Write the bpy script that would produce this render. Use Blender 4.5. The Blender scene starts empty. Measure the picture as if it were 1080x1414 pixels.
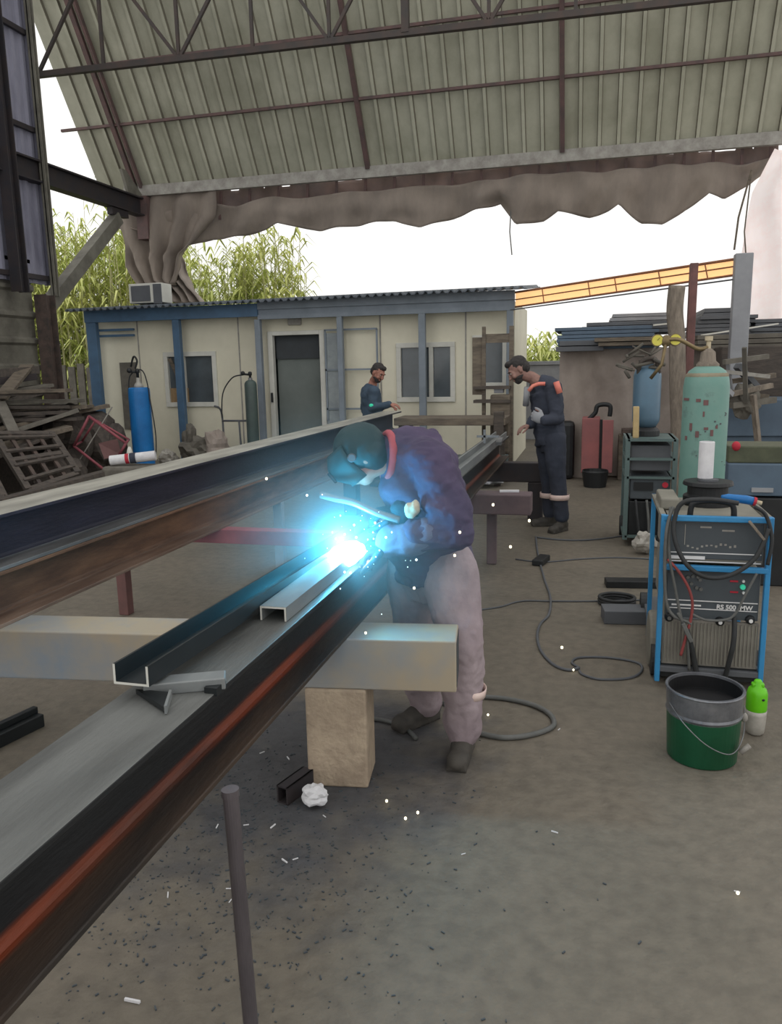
import bpy, bmesh, math, random
from mathutils import Vector, Matrix, noise
random.seed(7)
PI = math.pi
scene = bpy.context.scene
col = scene.collection
V = Vector
# ------------------------------------------------------------ camera
F, CX, CY, H = 1080.0, 540.0, 707.0, 1.6
YAW, PIT, ROLL = math.radians(14.5), math.radians(10.6), math.radians(1.15)
fw = V((-math.sin(YAW) * math.cos(PIT), math.cos(YAW) * math.cos(PIT), -math.sin(PIT)))
r0 = V((math.cos(YAW), math.sin(YAW), 0)); u0 = r0.cross(fw)
RR = r0 * math.cos(ROLL) - u0 * math.sin(ROLL)
UU = u0 * math.cos(ROLL) + r0 * math.sin(ROLL)
CC = V((0, 0, H))
cam = bpy.data.cameras.new('camera'); cam.sensor_width = 36; cam.sensor_fit = 'HORIZONTAL'; cam.lens = 36.0
cam.clip_start = 0.02; cam.clip_end = 400
co = bpy.data.objects.new('camera', cam); col.objects.link(co)
co.matrix_world = Matrix(((RR.x, UU.x, -fw.x, CC.x), (RR.y, UU.y, -fw.y, CC.y), (RR.z, UU.z, -fw.z, CC.z), (0, 0, 0, 1)))
scene.camera = co

def P(x, y, **k):
    """the point of the place measured at photo position x, y on the plane X=, Y= or z="""
    d = fw + RR * ((x - CX) / F) + UU * ((CY - y) / F)
    a, v = list(k.items())[0]
    i = {'X': 0, 'Y': 1, 'z': 2}[a]
    return CC + d * ((v - CC[i]) / d[i])

# ------------------------------------------------------------ materials
def lin(c):
    if isinstance(c, str):
        c = [int(c[i:i + 2], 16) / 255 for i in (0, 2, 4)]
    return tuple((x / 12.92 if x <= 0.04045 else ((x + 0.055) / 1.055) ** 2.4) for x in c) + (1,)

def mat(name, c1, c2=None, rough=0.7, metal=0.0, scale=6.0, bump=0.0, c3=None, bscale=None, stretch=None, spec=0.4, lo=0.35, hi=0.65, emis=None, estr=0, alpha=None):
    m = bpy.data.materials.new(name); m.use_nodes = True
    nt = m.node_tree; n = nt.nodes; L = nt.links
    b = n['Principled BSDF']
    b.inputs['Roughness'].default_value = rough
    b.inputs['Metallic'].default_value = metal
    b.inputs['Specular IOR Level'].default_value = spec
    c1l = lin(c1); b.inputs['Base Color'].default_value = c1l
    tc = n.new('ShaderNodeTexCoord'); mp = n.new('ShaderNodeMapping')
    L.new(tc.outputs['Object'], mp.inputs['Vector'])
    if stretch: mp.inputs['Scale'].default_value = stretch
    if c2:
        no = n.new('ShaderNodeTexNoise'); no.inputs['Scale'].default_value = scale; no.inputs['Detail'].default_value = 6
        no.inputs['Roughness'].default_value = 0.65
        L.new(mp.outputs['Vector'], no.inputs['Vector'])
        cr = n.new('ShaderNodeValToRGB')
        cr.color_ramp.elements[0].position = lo; cr.color_ramp.elements[0].color = c1l
        cr.color_ramp.elements[1].position = hi; cr.color_ramp.elements[1].color = lin(c2)
        if c3:
            e = cr.color_ramp.elements.new((lo + hi) / 2 + 0.05); e.color = lin(c3)
        L.new(no.outputs['Fac'], cr.inputs['Fac']); L.new(cr.outputs['Color'], b.inputs['Base Color'])
    if bump:
        nb = n.new('ShaderNodeTexNoise'); nb.inputs['Scale'].default_value = bscale or scale * 4; nb.inputs['Detail'].default_value = 5
        L.new(mp.outputs['Vector'], nb.inputs['Vector'])
        bu = n.new('ShaderNodeBump'); bu.inputs['Strength'].default_value = bump; bu.inputs['Distance'].default_value = 0.02
        L.new(nb.outputs['Fac'], bu.inputs['Height']); L.new(bu.outputs['Normal'], b.inputs['Normal'])
    if emis:
        b.inputs['Emission Color'].default_value = lin(emis); b.inputs['Emission Strength'].default_value = estr
    if alpha is not None:
        b.inputs['Alpha'].default_value = alpha
    return m

M = {}
M['sheet'] = mat('ribbed_sheet', 'bcbcaa', 'a0a08e', 0.6, 0, 1.2, stretch=(1, .3, 1))
M['darkwall'] = mat('dark_sheet', '9494a4', '6c6c7c', 0.7, 0, 1.5, 0.1, stretch=(1, 1, .3))
M['lowwall'] = mat('dull_sheet', '7c7a70', '5a5750', 0.7, 0, 2)
M['darksteel'] = mat('dark_steel', '2a2a32', '3a3030', 0.6, 0.2, 4)
M['truss'] = mat('truss_steel', '35312f', '4a3830', 0.7, 0.1, 4)
M['redsteel'] = mat('red_steel', '6a4540', '4c3836', 0.7, 0.1, 5)
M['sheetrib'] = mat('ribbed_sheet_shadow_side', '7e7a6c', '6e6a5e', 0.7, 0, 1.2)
M['pinkred'] = mat('faded_red_steel', 'a85a5e', '8c4c50', .6, 0, 4)
M['dullred'] = mat('dull_grey_red', '6c5c5e', '584c50', .8, 0, 4)
M['pipe'] = mat('pipe_steel', '6c666a', '504c50', 0.42, 0.5, 6, .1, stretch=(1, 1, .3))
M['canopyrail'] = mat('canopy_rail', 'a06c4c', '8a5c44')
M['trim'] = mat('eave_trim', 'a5a39c', '86827c', 0.6)
M['tarpb'] = mat('tarp_brown', '968778', '6e6258', 0.8, 0, 2.2, 0.25, stretch=(1, 1, .4), lo=.25, hi=.8)
M['valance'] = mat('valance', '7c5c50', '5e4a46', 0.8, 0, 2)
M['tarpw'] = mat('tarp_white', 'ece4e2', 'dccac6', 0.8, 0, 2, emis='f0e6e4', estr=.35)  # faint emission stands in for daylight coming through the sheet
M['bluepaint'] = mat('blue_paint', '32668e', '2a5678', 0.5, 0, 3)
M['bluegrey'] = mat('bluegrey_paint', '7c8b9a', '6a7986', 0.6, 0, 3)
M['cabin'] = mat('cabin_panel', 'e0dcc8', 'd0ccb8', 0.6, 0, .9)
M['white'] = mat('white_frame', 'd8d8d0', 'c4c4bc', 0.5, 0, 2)
M['roofdark'] = mat('roof_dark', '3f4e5e', '54606c', 0.6, 0, 2)
M['glass'] = mat('window_glass', '39444c', '4a5860', 0.15, 0, 1.5, spec=.6)
M['interior'] = mat('interior', '6c7672', '586460', 0.9, 0, 1)
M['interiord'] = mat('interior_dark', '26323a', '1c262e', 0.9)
M['panelgrey'] = mat('panel_grey', '9aa2a4', '868e92', 0.6)
M['wood'] = mat('old_wood', '7a6c58', '54493c', 0.85, 0, 4, 0.3, stretch=(1, 5, 5))
M['wood2'] = mat('dark_wood', '55493e', '38302a', 0.85, 0, 5, 0.3, stretch=(1, 5, 5))
M['wood3'] = mat('grey_wood', '716c60', '58534a', 0.85, 0, 5, 0.2)
M['bark'] = mat('pole_wood', '928472', '6e6254', 0.9, 0, 6, 0.6, stretch=(4, 4, 1))
M['rust'] = mat('rust', '5e4a40', '3c322e', 0.8, 0.1, 7, 0.3, c3='4c3c34')
M['rustred'] = mat('rust_red', '804a44', '663c38', 0.7, 0, 6)
M['redpaint'] = mat('red_paint', 'a84a48', '8a4040', 0.55, 0, 3)
M['redframe'] = mat('red_frame', 'a23848', '803040', 0.55, 0, 6)
M['cylblue'] = mat('cylinder_blue', '1f74b8', '1b62a0', 0.35, 0, 3)
M['cylblue2'] = mat('cylinder_dull_blue', '336d8c', '2b5c78', 0.35, 0, 3)
M['cylgreen'] = mat('cylinder_dark_green', '35504a', '2a403e', 0.45, 0, 5)
M['brass'] = mat('brass', '8a7a5a', '6a5c44', 0.4, 0.5, 9)
M['steel'] = mat('steel', '8e9092', '6c6e70', 0.4, 0.6, 8)
M['black'] = mat('black_plastic', '1c1e20', '26282a', 0.5, 0, 5)
M['rubber'] = mat('rubber', '2a2c2c', '35373a', 0.6, 0, 9)
M['hosegrey'] = mat('hose_grey', '6b6c6a', '585a58', 0.6, 0, 9)
M['hosered'] = mat('hose_red', 'a04848', '80403e', 0.5, 0, 9)
M['paper'] = mat('paper', 'e2e2e4', 'c8c8cc', 0.8, 0, 6)
M['concrete'] = mat('concrete_block', 'b9a892', '9a8a78', 0.85, 0, 7, 0.4, bscale=40)
M['leafd'] = mat('foliage', '6a8a38', '98ac50', 0.7, 0, 1.0)
M['leaf'] = mat('reed_leaf', 'b4c468', 'e8ea9c', 0.7, 0, .8)
M['stalk'] = mat('reed_stalk', 'c8c498', 'a0a070', 0.7, 0, .8)
M['canvas'] = mat('canvas', 'ac9e92', '8a7c72', 0.9, 0, 1.5, 0.5, bscale=3)
M['dgrey'] = mat('dark_grey_sheet', '50555c', '3f444c', 0.6, 0, 2)
M['lgrey'] = mat('light_grey_sheet', '9a9ca0', '85878c', 0.6, 0, 2)
M['bluesheet'] = mat('blue_sheet', '41627c', '33506a', 0.6, 0, 2)
M['orange'] = mat('orange_sheet', 'f6c888', 'f0bc78', 0.7, 0, 2, emis='ffcc90', estr=.9)  # glow replaces sunlight shining through the canopy
M['skin'] = mat('skin', 'a87868', '946658', 0.6, 0, 20)
M['skin2'] = mat('skin_tan', '9a6c5c', '855a4c', 0.6, 0, 20)
M['hair'] = mat('dark_hair', '241f1e', '35302e', 0.8, 0, 40, 0.4)
M['jacket'] = mat('purple_jacket', '51455f', '413850', 0.9, 0, 5, 0.5, bscale=14)
M['sleeve'] = mat('grey_sleeve', '6a6a80', '5a5a70', 0.9, 0, 5, 0.4, bscale=14)  # paler and bluer than the jacket: arc light put into the colour
M['trousers'] = mat('mauve_trousers', 'a89a9e', '8e8086', 0.9, 0, 4, 0.5, bscale=14)
M['navy'] = mat('navy_coverall', '222a3c', '2b3448', 0.9, 0, 5, 0.4, bscale=16)
M['navy2'] = mat('teal_navy_jacket', '1f3c54', '284860', 0.9, 0, 5, 0.3)
M['reflect'] = mat('reflective_orange', 'e8664e', 'f08064', 0.5, 0, 9)
M['reflectw'] = mat('reflective_white', 'e8d4cc', 'd8b8b0', 0.5, 0, 9)
M['boot'] = mat('boot', '3c3a38', '504c46', 0.8, 0, 9)
M['glove'] = mat('dark_glove', '264a54', '1e3c48', 0.8, 0, 9, .3)
M['cream'] = mat('cream_cuff', 'c8bca0', 'b0a48c', 0.8, 0, 9)
M['pink'] = mat('pink_collar', 'b85a60', 'a04c54', 0.8, 0, 9)
M['helmet'] = mat('helmet_shell', '203c3e', '182f34', 0.6, 0, 4)
M['visor'] = mat('visor_glass', '0a1014', None, 0.1)
M['machgrey'] = mat('machine_face', '4c5358', '444a50', 0.5, 0, 3)
M['machside'] = mat('machine_side', '77756c', '8a877c', 0.6, 0, 4)
M['machblue'] = mat('machine_blue', '3c92c8', '3480b4', 0.4, 0, 3)
M['bucketg'] = mat('bucket_green', '165236', '0f4229', 0.35, 0, 4)
M['bucketm'] = mat('bucket_metal', '8c8e92', '6a6c72', 0.35, 0.6, 10)
M['bucketin'] = mat('bucket_inside', '09090c', '101014', 0.7)
M['lime'] = mat('lime_plastic', '6ccc1c', '5cb816', 0.35, 0, 5)
M['clearw'] = mat('cloudy_plastic', 'b8b4ac', '98948c', 0.4, 0, 12)
M['yellow'] = mat('gauge_face', 'd8d060', 'c8c050', 0.5, 0, 9)
M['cardred'] = mat('dull_red_box', '7a4a48', '6a3e3e', 0.8, 0, 5)
M['rackgreen'] = mat('rack_green', '4e6c6a', '44605e', 0.5, 0, 5)
M['grille'] = mat('grille', '8c8880', '6e6a64', 0.7)
M['whiteprint'] = mat('white_print', 'e0e0e0')
M['redprint'] = mat('red_print', 'b02c3c')
M['greenlamp'] = mat('green_lamp', '3cc8a0', emis='3cc8a0', estr=.3)
M['logs'] = mat('branches', '5c5648', '444038', 0.9)

# teal cylinder: worn paint with reddish marks
M['cylteal'] = mat('worn_teal_paint', '5a9488', '4c6e68', 0.5, 0, 5, 0.1, c3='66988c', lo=.38, hi=.72)

# floor: dusty concrete
def floor_mat():
    m = mat('dusty_concrete', '7a7266', '615b52', 0.6, 0, 1.3, 0.3, c3='706a5f', bscale=34, lo=.25, hi=.78, spec=.3)
    nt = m.node_tree; n = nt.nodes; L = nt.links
    b = n['Principled BSDF']
    base = b.inputs['Base Color'].links[0].from_socket
    tc = [x for x in n if x.type == 'TEX_COORD'][0]
    n2 = n.new('ShaderNodeTexNoise'); n2.inputs['Scale'].default_value = 16; n2.inputs['Detail'].default_value = 8
    L.new(tc.outputs['Object'], n2.inputs['Vector'])
    cr = n.new('ShaderNodeValToRGB'); cr.color_ramp.elements[0].position = .3; cr.color_ramp.elements[0].color = (.76, .76, .77, 1)
    cr.color_ramp.elements[1].position = .62; cr.color_ramp.elements[1].color = (1.0, 1.0, 1.0, 1)
    L.new(n2.outputs['Fac'], cr.inputs['Fac'])
    mx = n.new('ShaderNodeMix'); mx.data_type = 'RGBA'; mx.blend_type = 'MULTIPLY'; mx.inputs[0].default_value = 1
    L.new(base, mx.inputs[6]); L.new(cr.outputs['Color'], mx.inputs[7])
    # soot and grinding dust under the near beam, blue arc light painted in
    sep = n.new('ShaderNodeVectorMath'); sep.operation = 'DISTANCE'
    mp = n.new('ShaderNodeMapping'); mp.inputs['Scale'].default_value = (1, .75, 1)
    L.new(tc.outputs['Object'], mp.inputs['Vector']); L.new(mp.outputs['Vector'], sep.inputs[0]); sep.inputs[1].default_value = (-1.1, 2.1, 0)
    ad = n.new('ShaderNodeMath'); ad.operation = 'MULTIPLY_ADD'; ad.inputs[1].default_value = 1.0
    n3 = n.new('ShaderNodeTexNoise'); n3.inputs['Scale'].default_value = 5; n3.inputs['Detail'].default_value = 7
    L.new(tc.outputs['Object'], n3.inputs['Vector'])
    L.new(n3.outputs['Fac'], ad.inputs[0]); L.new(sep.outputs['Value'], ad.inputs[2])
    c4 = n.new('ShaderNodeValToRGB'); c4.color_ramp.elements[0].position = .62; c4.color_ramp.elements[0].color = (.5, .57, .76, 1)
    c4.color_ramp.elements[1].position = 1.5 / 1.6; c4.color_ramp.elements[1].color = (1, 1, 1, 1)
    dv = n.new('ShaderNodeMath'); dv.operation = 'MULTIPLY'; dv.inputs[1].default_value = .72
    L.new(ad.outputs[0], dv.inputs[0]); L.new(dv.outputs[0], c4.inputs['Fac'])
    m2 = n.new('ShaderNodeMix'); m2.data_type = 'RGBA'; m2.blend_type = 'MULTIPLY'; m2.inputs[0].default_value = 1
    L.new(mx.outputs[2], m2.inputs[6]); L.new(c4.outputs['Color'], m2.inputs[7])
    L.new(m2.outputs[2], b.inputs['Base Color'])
    return m
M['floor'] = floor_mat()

def steel_beam_mat(name, web, web2, fl, fl2, zsplit, line=None, top='74767a'):
    """mill steel: top face, web and foot flange have separate colours (object z is height above the beam's foot)"""
    m = mat(name, web, web2, 0.55, 0.15, 3.5, 0.15, stretch=(3, .5, 3), bscale=30)
    nt = m.node_tree; n = nt.nodes; L = nt.links; b = n['Principled BSDF']
    base = b.inputs['Base Color'].links[0].from_socket
    tc = [x for x in n if x.type == 'TEX_COORD'][0]
    mp = n.new('ShaderNodeMapping'); mp.inputs['Scale'].default_value = (3, .5, 3); L.new(tc.outputs['Object'], mp.inputs['Vector'])
    no = n.new('ShaderNodeTexNoise'); no.inputs['Scale'].default_value = 4; no.inputs['Detail'].default_value = 8; L.new(mp.outputs['Vector'], no.inputs['Vector'])
    cr = n.new('ShaderNodeValToRGB'); cr.color_ramp.elements[0].position = .35; cr.color_ramp.elements[0].color = lin(fl)
    cr.color_ramp.elements[1].position = .65; cr.color_ramp.elements[1].color = lin(fl2); L.new(no.outputs['Fac'], cr.inputs['Fac'])
    sx = n.new('ShaderNodeSeparateXYZ'); L.new(tc.outputs['Object'], sx.inputs[0])
    lt = n.new('ShaderNodeMath'); lt.operation = 'LESS_THAN'; lt.inputs[1].default_value = zsplit; L.new(sx.outputs['Z'], lt.inputs[0])
    mx = n.new('ShaderNodeMix'); mx.data_type = 'RGBA'; L.new(lt.outputs[0], mx.inputs[0]); L.new(base, mx.inputs[6]); L.new(cr.outputs['Color'], mx.inputs[7])
    out = mx.outputs[2]
    if line:
        # a rust-orange bead of primer where the web meets the foot flange
        wz = n.new('ShaderNodeMapRange'); wz.interpolation_type = 'SMOOTHSTEP'; wz.inputs['From Min'].default_value = .05; wz.inputs['From Max'].default_value = .028; L.new(sx.outputs['Z'], wz.inputs['Value'])
        wx = n.new('ShaderNodeMapRange'); wx.interpolation_type = 'SMOOTHSTEP'; wx.inputs['From Min'].default_value = .038; wx.inputs['From Max'].default_value = .02; L.new(sx.outputs['X'], wx.inputs['Value'])
        w = n.new('ShaderNodeMath'); w.operation = 'MULTIPLY'; L.new(wz.outputs[0], w.inputs[0]); L.new(wx.outputs[0], w.inputs[1])
        n4 = n.new('ShaderNodeTexNoise'); n4.inputs['Scale'].default_value = 2.5; n4.inputs['Detail'].default_value = 6; L.new(mp.outputs['Vector'], n4.inputs['Vector'])
        g = n.new('ShaderNodeMapRange'); g.inputs['From Min'].default_value = .35; g.inputs['From Max'].default_value = .6; L.new(n4.outputs['Fac'], g.inputs['Value'])
        ml = n.new('ShaderNodeMath'); ml.operation = 'MULTIPLY'; L.new(w.outputs[0], ml.inputs[0]); L.new(g.outputs[0], ml.inputs[1])
        m3 = n.new('ShaderNodeMix'); m3.data_type = 'RGBA'; L.new(ml.outputs[0], m3.inputs[0]); L.new(out, m3.inputs[6]); m3.inputs[7].default_value = lin(line)
        out = m3.outputs[2]
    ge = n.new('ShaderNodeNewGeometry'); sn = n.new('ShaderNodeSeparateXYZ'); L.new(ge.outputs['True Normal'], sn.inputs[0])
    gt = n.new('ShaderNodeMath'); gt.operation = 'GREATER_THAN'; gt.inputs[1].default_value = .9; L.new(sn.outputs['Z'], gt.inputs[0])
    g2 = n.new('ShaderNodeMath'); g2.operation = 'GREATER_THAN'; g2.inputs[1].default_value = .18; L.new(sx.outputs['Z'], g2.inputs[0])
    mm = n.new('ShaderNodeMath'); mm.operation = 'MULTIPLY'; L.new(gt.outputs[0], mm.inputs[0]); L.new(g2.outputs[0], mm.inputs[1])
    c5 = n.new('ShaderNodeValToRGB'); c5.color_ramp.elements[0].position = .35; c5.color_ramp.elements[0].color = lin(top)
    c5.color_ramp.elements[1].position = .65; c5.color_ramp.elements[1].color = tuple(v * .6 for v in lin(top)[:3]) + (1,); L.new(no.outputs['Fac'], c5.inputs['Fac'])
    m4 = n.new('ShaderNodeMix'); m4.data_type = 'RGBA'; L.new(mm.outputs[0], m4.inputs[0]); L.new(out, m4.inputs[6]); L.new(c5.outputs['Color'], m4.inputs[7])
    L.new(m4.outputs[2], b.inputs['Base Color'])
    return m
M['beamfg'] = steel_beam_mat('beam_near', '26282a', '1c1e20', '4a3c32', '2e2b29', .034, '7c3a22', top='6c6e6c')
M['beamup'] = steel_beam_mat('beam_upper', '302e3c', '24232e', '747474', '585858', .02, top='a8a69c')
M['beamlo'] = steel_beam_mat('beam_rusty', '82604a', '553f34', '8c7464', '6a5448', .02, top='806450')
M['channel'] = mat('channel_dark', '2a2e30', '202426', 0.45, 0.3, 5, stretch=(1, .3, 1))
M['channell'] = mat('channel_light', '8c9090', '74787a', 0.45, 0.3, 5, stretch=(1, .3, 1))
M['supportbox'] = mat('support_paint', 'a89c88', '8090a0', 0.6, 0, 1.6, 0.1, lo=.42, hi=.68)

# ------------------------------------------------------------ mesh builder
class MB:
    def __init__(s):
        s.v = []; s.f = []
    def add(s, vs, fs):
        o = len(s.v); s.v += [V(v) for v in vs]; s.f += [[i + o for i in f] for f in fs]
        return s
    def box(s, c, d, rot=None):
        """centre, full size, optional 3x3 rotation"""
        c = V(c); r = rot or Matrix.Identity(3)
        vs = [c + r @ V((x * d[0] / 2, y * d[1] / 2, z * d[2] / 2)) for x in (-1, 1) for y in (-1, 1) for z in (-1, 1)]
        return s.add(vs, [(0, 1, 3, 2), (4, 6, 7, 5), (0, 4, 5, 1), (2, 3, 7, 6), (0, 2, 6, 4), (1, 5, 7, 3)])
    def bb(s, a, b):
        a = V(a); b = V(b)
        return s.box((a + b) / 2, [abs(b[i] - a[i]) for i in range(3)])
    def bar(s, a, b, w, h=None, up=(0, 0, 1)):
        a = V(a); b = V(b); d = b - a; L_ = d.length; d.normalize()
        x = d.cross(V(up))
        if x.length < 1e-4: x = d.cross(V((1, 0, 0)))
        x.normalize(); z = x.cross(d)
        r = Matrix((x, d, z)).transposed()
        return s.box((a + b) / 2, (w, L_, h or w), r)
    def ring(s, c, x, y, n):
        return [c + x * math.cos(2 * PI * i / n) + y * math.sin(2 * PI * i / n) for i in range(n)]
    def rings(s, rs, cap=True, close=False):
        n = len(rs[0]); o = len(s.v); vs = [p for r in rs for p in r]; fs = []
        m = len(rs)
        for j in range(m if close else m - 1):
            k = (j + 1) % m
            for i in range(n):
                fs.append((j * n + i, j * n + (i + 1) % n, k * n + (i + 1) % n, k * n + i))
        if cap and not close:
            fs.append(tuple(range(n))[::-1]); fs.append(tuple((m - 1) * n + i for i in range(n)))
        return s.add(vs, fs)
    def tube(s, pts, r, n=10, close=False, cap=True):
        pts = [V(p) for p in pts]; m = len(pts); rr = r if isinstance(r, (list, tuple)) else [r] * m
        prev = None; out = []
        for i, p in enumerate(pts):
            a = pts[(i - 1) % m] if (i > 0 or close) else p
            b = pts[(i + 1) % m] if (i < m - 1 or close) else p
            d = (b - a).normalized()
            if prev is None:
                x = d.cross(V((0, 0, 1)))
                if x.length < 1e-3: x = d.cross(V((1, 0, 0)))
            else:
                x = prev - d * prev.dot(d)
                if x.length < 1e-5: x = d.cross(V((0, 0, 1)))
            x.normalize(); prev = x; y = d.cross(x)
            out.append(s.ring(p, x * rr[i], y * rr[i], n))
        return s.rings(out, cap, close)
    def lathe(s, c, prof, n=28, ax=(0, 0, 1), cap=True):
        c = V(c); ax = V(ax).normalized(); x = ax.orthogonal().normalized(); y = ax.cross(x)
        return s.rings([s.ring(c + ax * h, x * r, y * r, n) for r, h in prof], cap)
    def ell(s, c, r, rot=None, n=14, m=9):
        c = V(c); rt = rot or Matrix.Identity(3)
        rs = []
        for j in range(1, m):
            t = PI * j / m
            rs.append([c + rt @ V((r[0] * math.sin(t) * math.cos(2 * PI * i / n), r[1] * math.sin(t) * math.sin(2 * PI * i / n), -r[2] * math.cos(t))) for i in range(n)])
        o = len(s.v); s.rings(rs, cap=False)
        b = len(s.v); s.v += [c + rt @ V((0, 0, -r[2])), c + rt @ V((0, 0, r[2]))]
        for i in range(n):
            s.f.append([b, o + (i + 1) % n, o + i]); s.f.append([b + 1, o + (m - 2) * n + i, o + (m - 2) * n + (i + 1) % n])
        return s
    def prism(s, poly, ax, a, b):
        """poly of 2-D points extruded along axis index ax from a to b"""
        def mk(p, t):
            q = [0, 0, 0]; o = [i for i in range(3) if i != ax]; q[o[0]] = p[0]; q[o[1]] = p[1]; q[ax] = t; return V(q)
        n = len(poly); vs = [mk(p, a) for p in poly] + [mk(p, b) for p in poly]
        fs = [(i, (i + 1) % n, n + (i + 1) % n, n + i) for i in range(n)] + [tuple(range(n))[::-1], tuple(range(n, 2 * n))]
        return s.add(vs, fs)
    def chain(s, pts, rad, n=12):
        pts = [V(p) for p in pts]
        for i, p in enumerate(pts):
            s.ell(p, (rad[i],) * 3, n=n, m=7)
            if i:
                a = pts[i - 1]; d = (p - a)
                if d.length > 1e-4:
                    d.normalize(); x = d.orthogonal().normalized(); y = d.cross(x)
                    s.rings([s.ring(a, x * rad[i - 1], y * rad[i - 1], n), s.ring(p, x * rad[i], y * rad[i], n)])
        return s
    def xf(s, mtx, start=0):
        for i in range(start, len(s.v)): s.v[i] = mtx @ s.v[i]
        return s
    def build(s, name, m, parent=None, smooth=False, bevel=0, origin=None, seg=2, recalc=True):
        me = bpy.data.meshes.new(name)
        if parent is not None: org = V(PW[parent.name])
        elif origin is not None: org = V(origin)
        else:
            lo = V([min(v[i] for v in s.v) for i in range(3)]); hi = V([max(v[i] for v in s.v) for i in range(3)])
            org = V(((lo.x + hi.x) / 2, (lo.y + hi.y) / 2, lo.z))
        me.from_pydata([tuple(v - org) for v in s.v], [], s.f); me.update()
        if recalc:
            b = bmesh.new(); b.from_mesh(me); bmesh.ops.recalc_face_normals(b, faces=b.faces); b.to_mesh(me); b.free()
        o = bpy.data.objects.new(name, me); col.objects.link(o)
        me.materials.append(M[m] if isinstance(m, str) else m)
        if smooth: 
            for p in me.polygons: p.use_smooth = True
        if parent is not None: o.parent = parent
        else: o.location = org
        PW[o.name] = org
        if bevel:
            md = o.modifiers.new('bevel', 'BEVEL'); md.width = bevel; md.segments = seg; md.limit_method = 'ANGLE'; md.angle_limit = math.radians(40)
        if smooth == 'auto':
            md = o.modifiers.new('ws', 'WEIGHTED_NORMAL')
        return o
PW = {}
def tag(o, label, cat, group=None):
    o['label'] = label; o['category'] = cat
    if group: o['group'] = group
    return o
def thing(name, label, cat, loc, group=None):
    o = bpy.data.objects.new(name, None); o.empty_display_size = .1; col.objects.link(o); o.location = loc; PW[o.name] = V(loc)
    return tag(o, label, cat, group)
def struct(o):
    o['kind'] = 'structure'; return o
def remesh(mb, name, m, parent, voxel=.01, smooth=3, wrinkle=0, wscale=9, wst=(1, 1, 1)):
    o = mb.build(name, m, parent, recalc=True)
    md = o.modifiers.new('r', 'REMESH'); md.mode = 'VOXEL'; md.voxel_size = voxel
    if smooth:
        sm = o.modifiers.new('s', 'SMOOTH'); sm.factor = .5; sm.iterations = smooth
    dg = bpy.context.evaluated_depsgraph_get(); dg.update()
    me = bpy.data.meshes.new_from_object(o.evaluated_get(dg)); o.modifiers.clear()
    old = o.data; o.data = me; bpy.data.meshes.remove(old); me.name = name
    if wrinkle:
        ns = [v.normal.copy() for v in me.vertices]
        for v, nn in zip(me.vertices, ns):
            q = V((v.co.x * wst[0], v.co.y * wst[1], v.co.z * wst[2])) * wscale
            w = noise.noise(q) + .5 * abs(noise.noise(q * 2.3))
            v.co += nn * wrinkle * w
    for p in me.polygons: p.use_smooth = True
    return o
def spline(pts, k=6):
    pts = [V(p) for p in pts]; out = []
    for i in range(len(pts) - 1):
        p0 = pts[max(i - 1, 0)]; p1 = pts[i]; p2 = pts[i + 1]; p3 = pts[min(i + 2, len(pts) - 1)]
        for j in range(k):
            t = j / k
            out.append(.5 * ((2 * p1) + (p2 - p0) * t + (2 * p0 - 5 * p1 + 4 * p2 - p3) * t * t + (3 * p1 - p0 - 3 * p2 + p3) * t ** 3))
    out.append(pts[-1]); return out
def rotz(a): return Matrix.Rotation(a, 3, 'Z')
def euler(x, y, z): return (Matrix.Rotation(z, 3, 'Z') @ Matrix.Rotation(y, 3, 'Y') @ Matrix.Rotation(x, 3, 'X'))
def text_mesh(txt, size, name, m, parent, loc, rot):
    cu = bpy.data.curves.new(name, 'FONT'); cu.body = txt; cu.size = size; cu.extrude = .0006; cu.offset = size * .03
    t = bpy.data.objects.new(name, cu); col.objects.link(t)
    dg = bpy.context.evaluated_depsgraph_get(); dg.update()
    me = bpy.data.meshes.new_from_object(t.evaluated_get(dg)); bpy.data.objects.remove(t)
    o = bpy.data.objects.new(name, me); col.objects.link(o); me.materials.clear(); me.materials.append(M[m])
    o.parent = parent; o.location = V(loc) - V(PW[parent.name]); o.rotation_euler = rot; return o
# ============================================================ SETTING
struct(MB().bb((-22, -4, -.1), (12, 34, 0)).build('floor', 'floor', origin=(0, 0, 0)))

# ribbed underside of the steep roof slope: falls away from the camera to the eave
def slope(y): return 5.3 + (15.5 - y) * 1.58
def ceiling():
    mb = MB(); prof = []; x = -10.2
    while x < 6.2:
        prof += [(x, 0), (x + .25, 0), (x + .262, .06), (x + .318, .06)]; x += .33
    y0, y1 = 15.5, 12.9
    nrm = V((0, 1.58, 1)).normalized()
    vs = []
    for y in (y0, y1):
        for (px, d) in prof: vs.append(V((px, y, slope(y))) - nrm * d)
    n = len(prof); fs = [(i, i + 1, n + i + 1, n + i) for i in range(n - 1)]
    mb.add(vs, fs)
    vs2 = [v + nrm * .05 for v in vs]; mb.add(vs2, fs)
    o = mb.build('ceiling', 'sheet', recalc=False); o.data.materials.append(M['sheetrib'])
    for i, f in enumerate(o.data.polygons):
        if i % (n - 1) % 4 in (1, 3): f.material_index = 1  # rib sides coloured darker to give them shading
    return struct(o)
ceiling()
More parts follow.
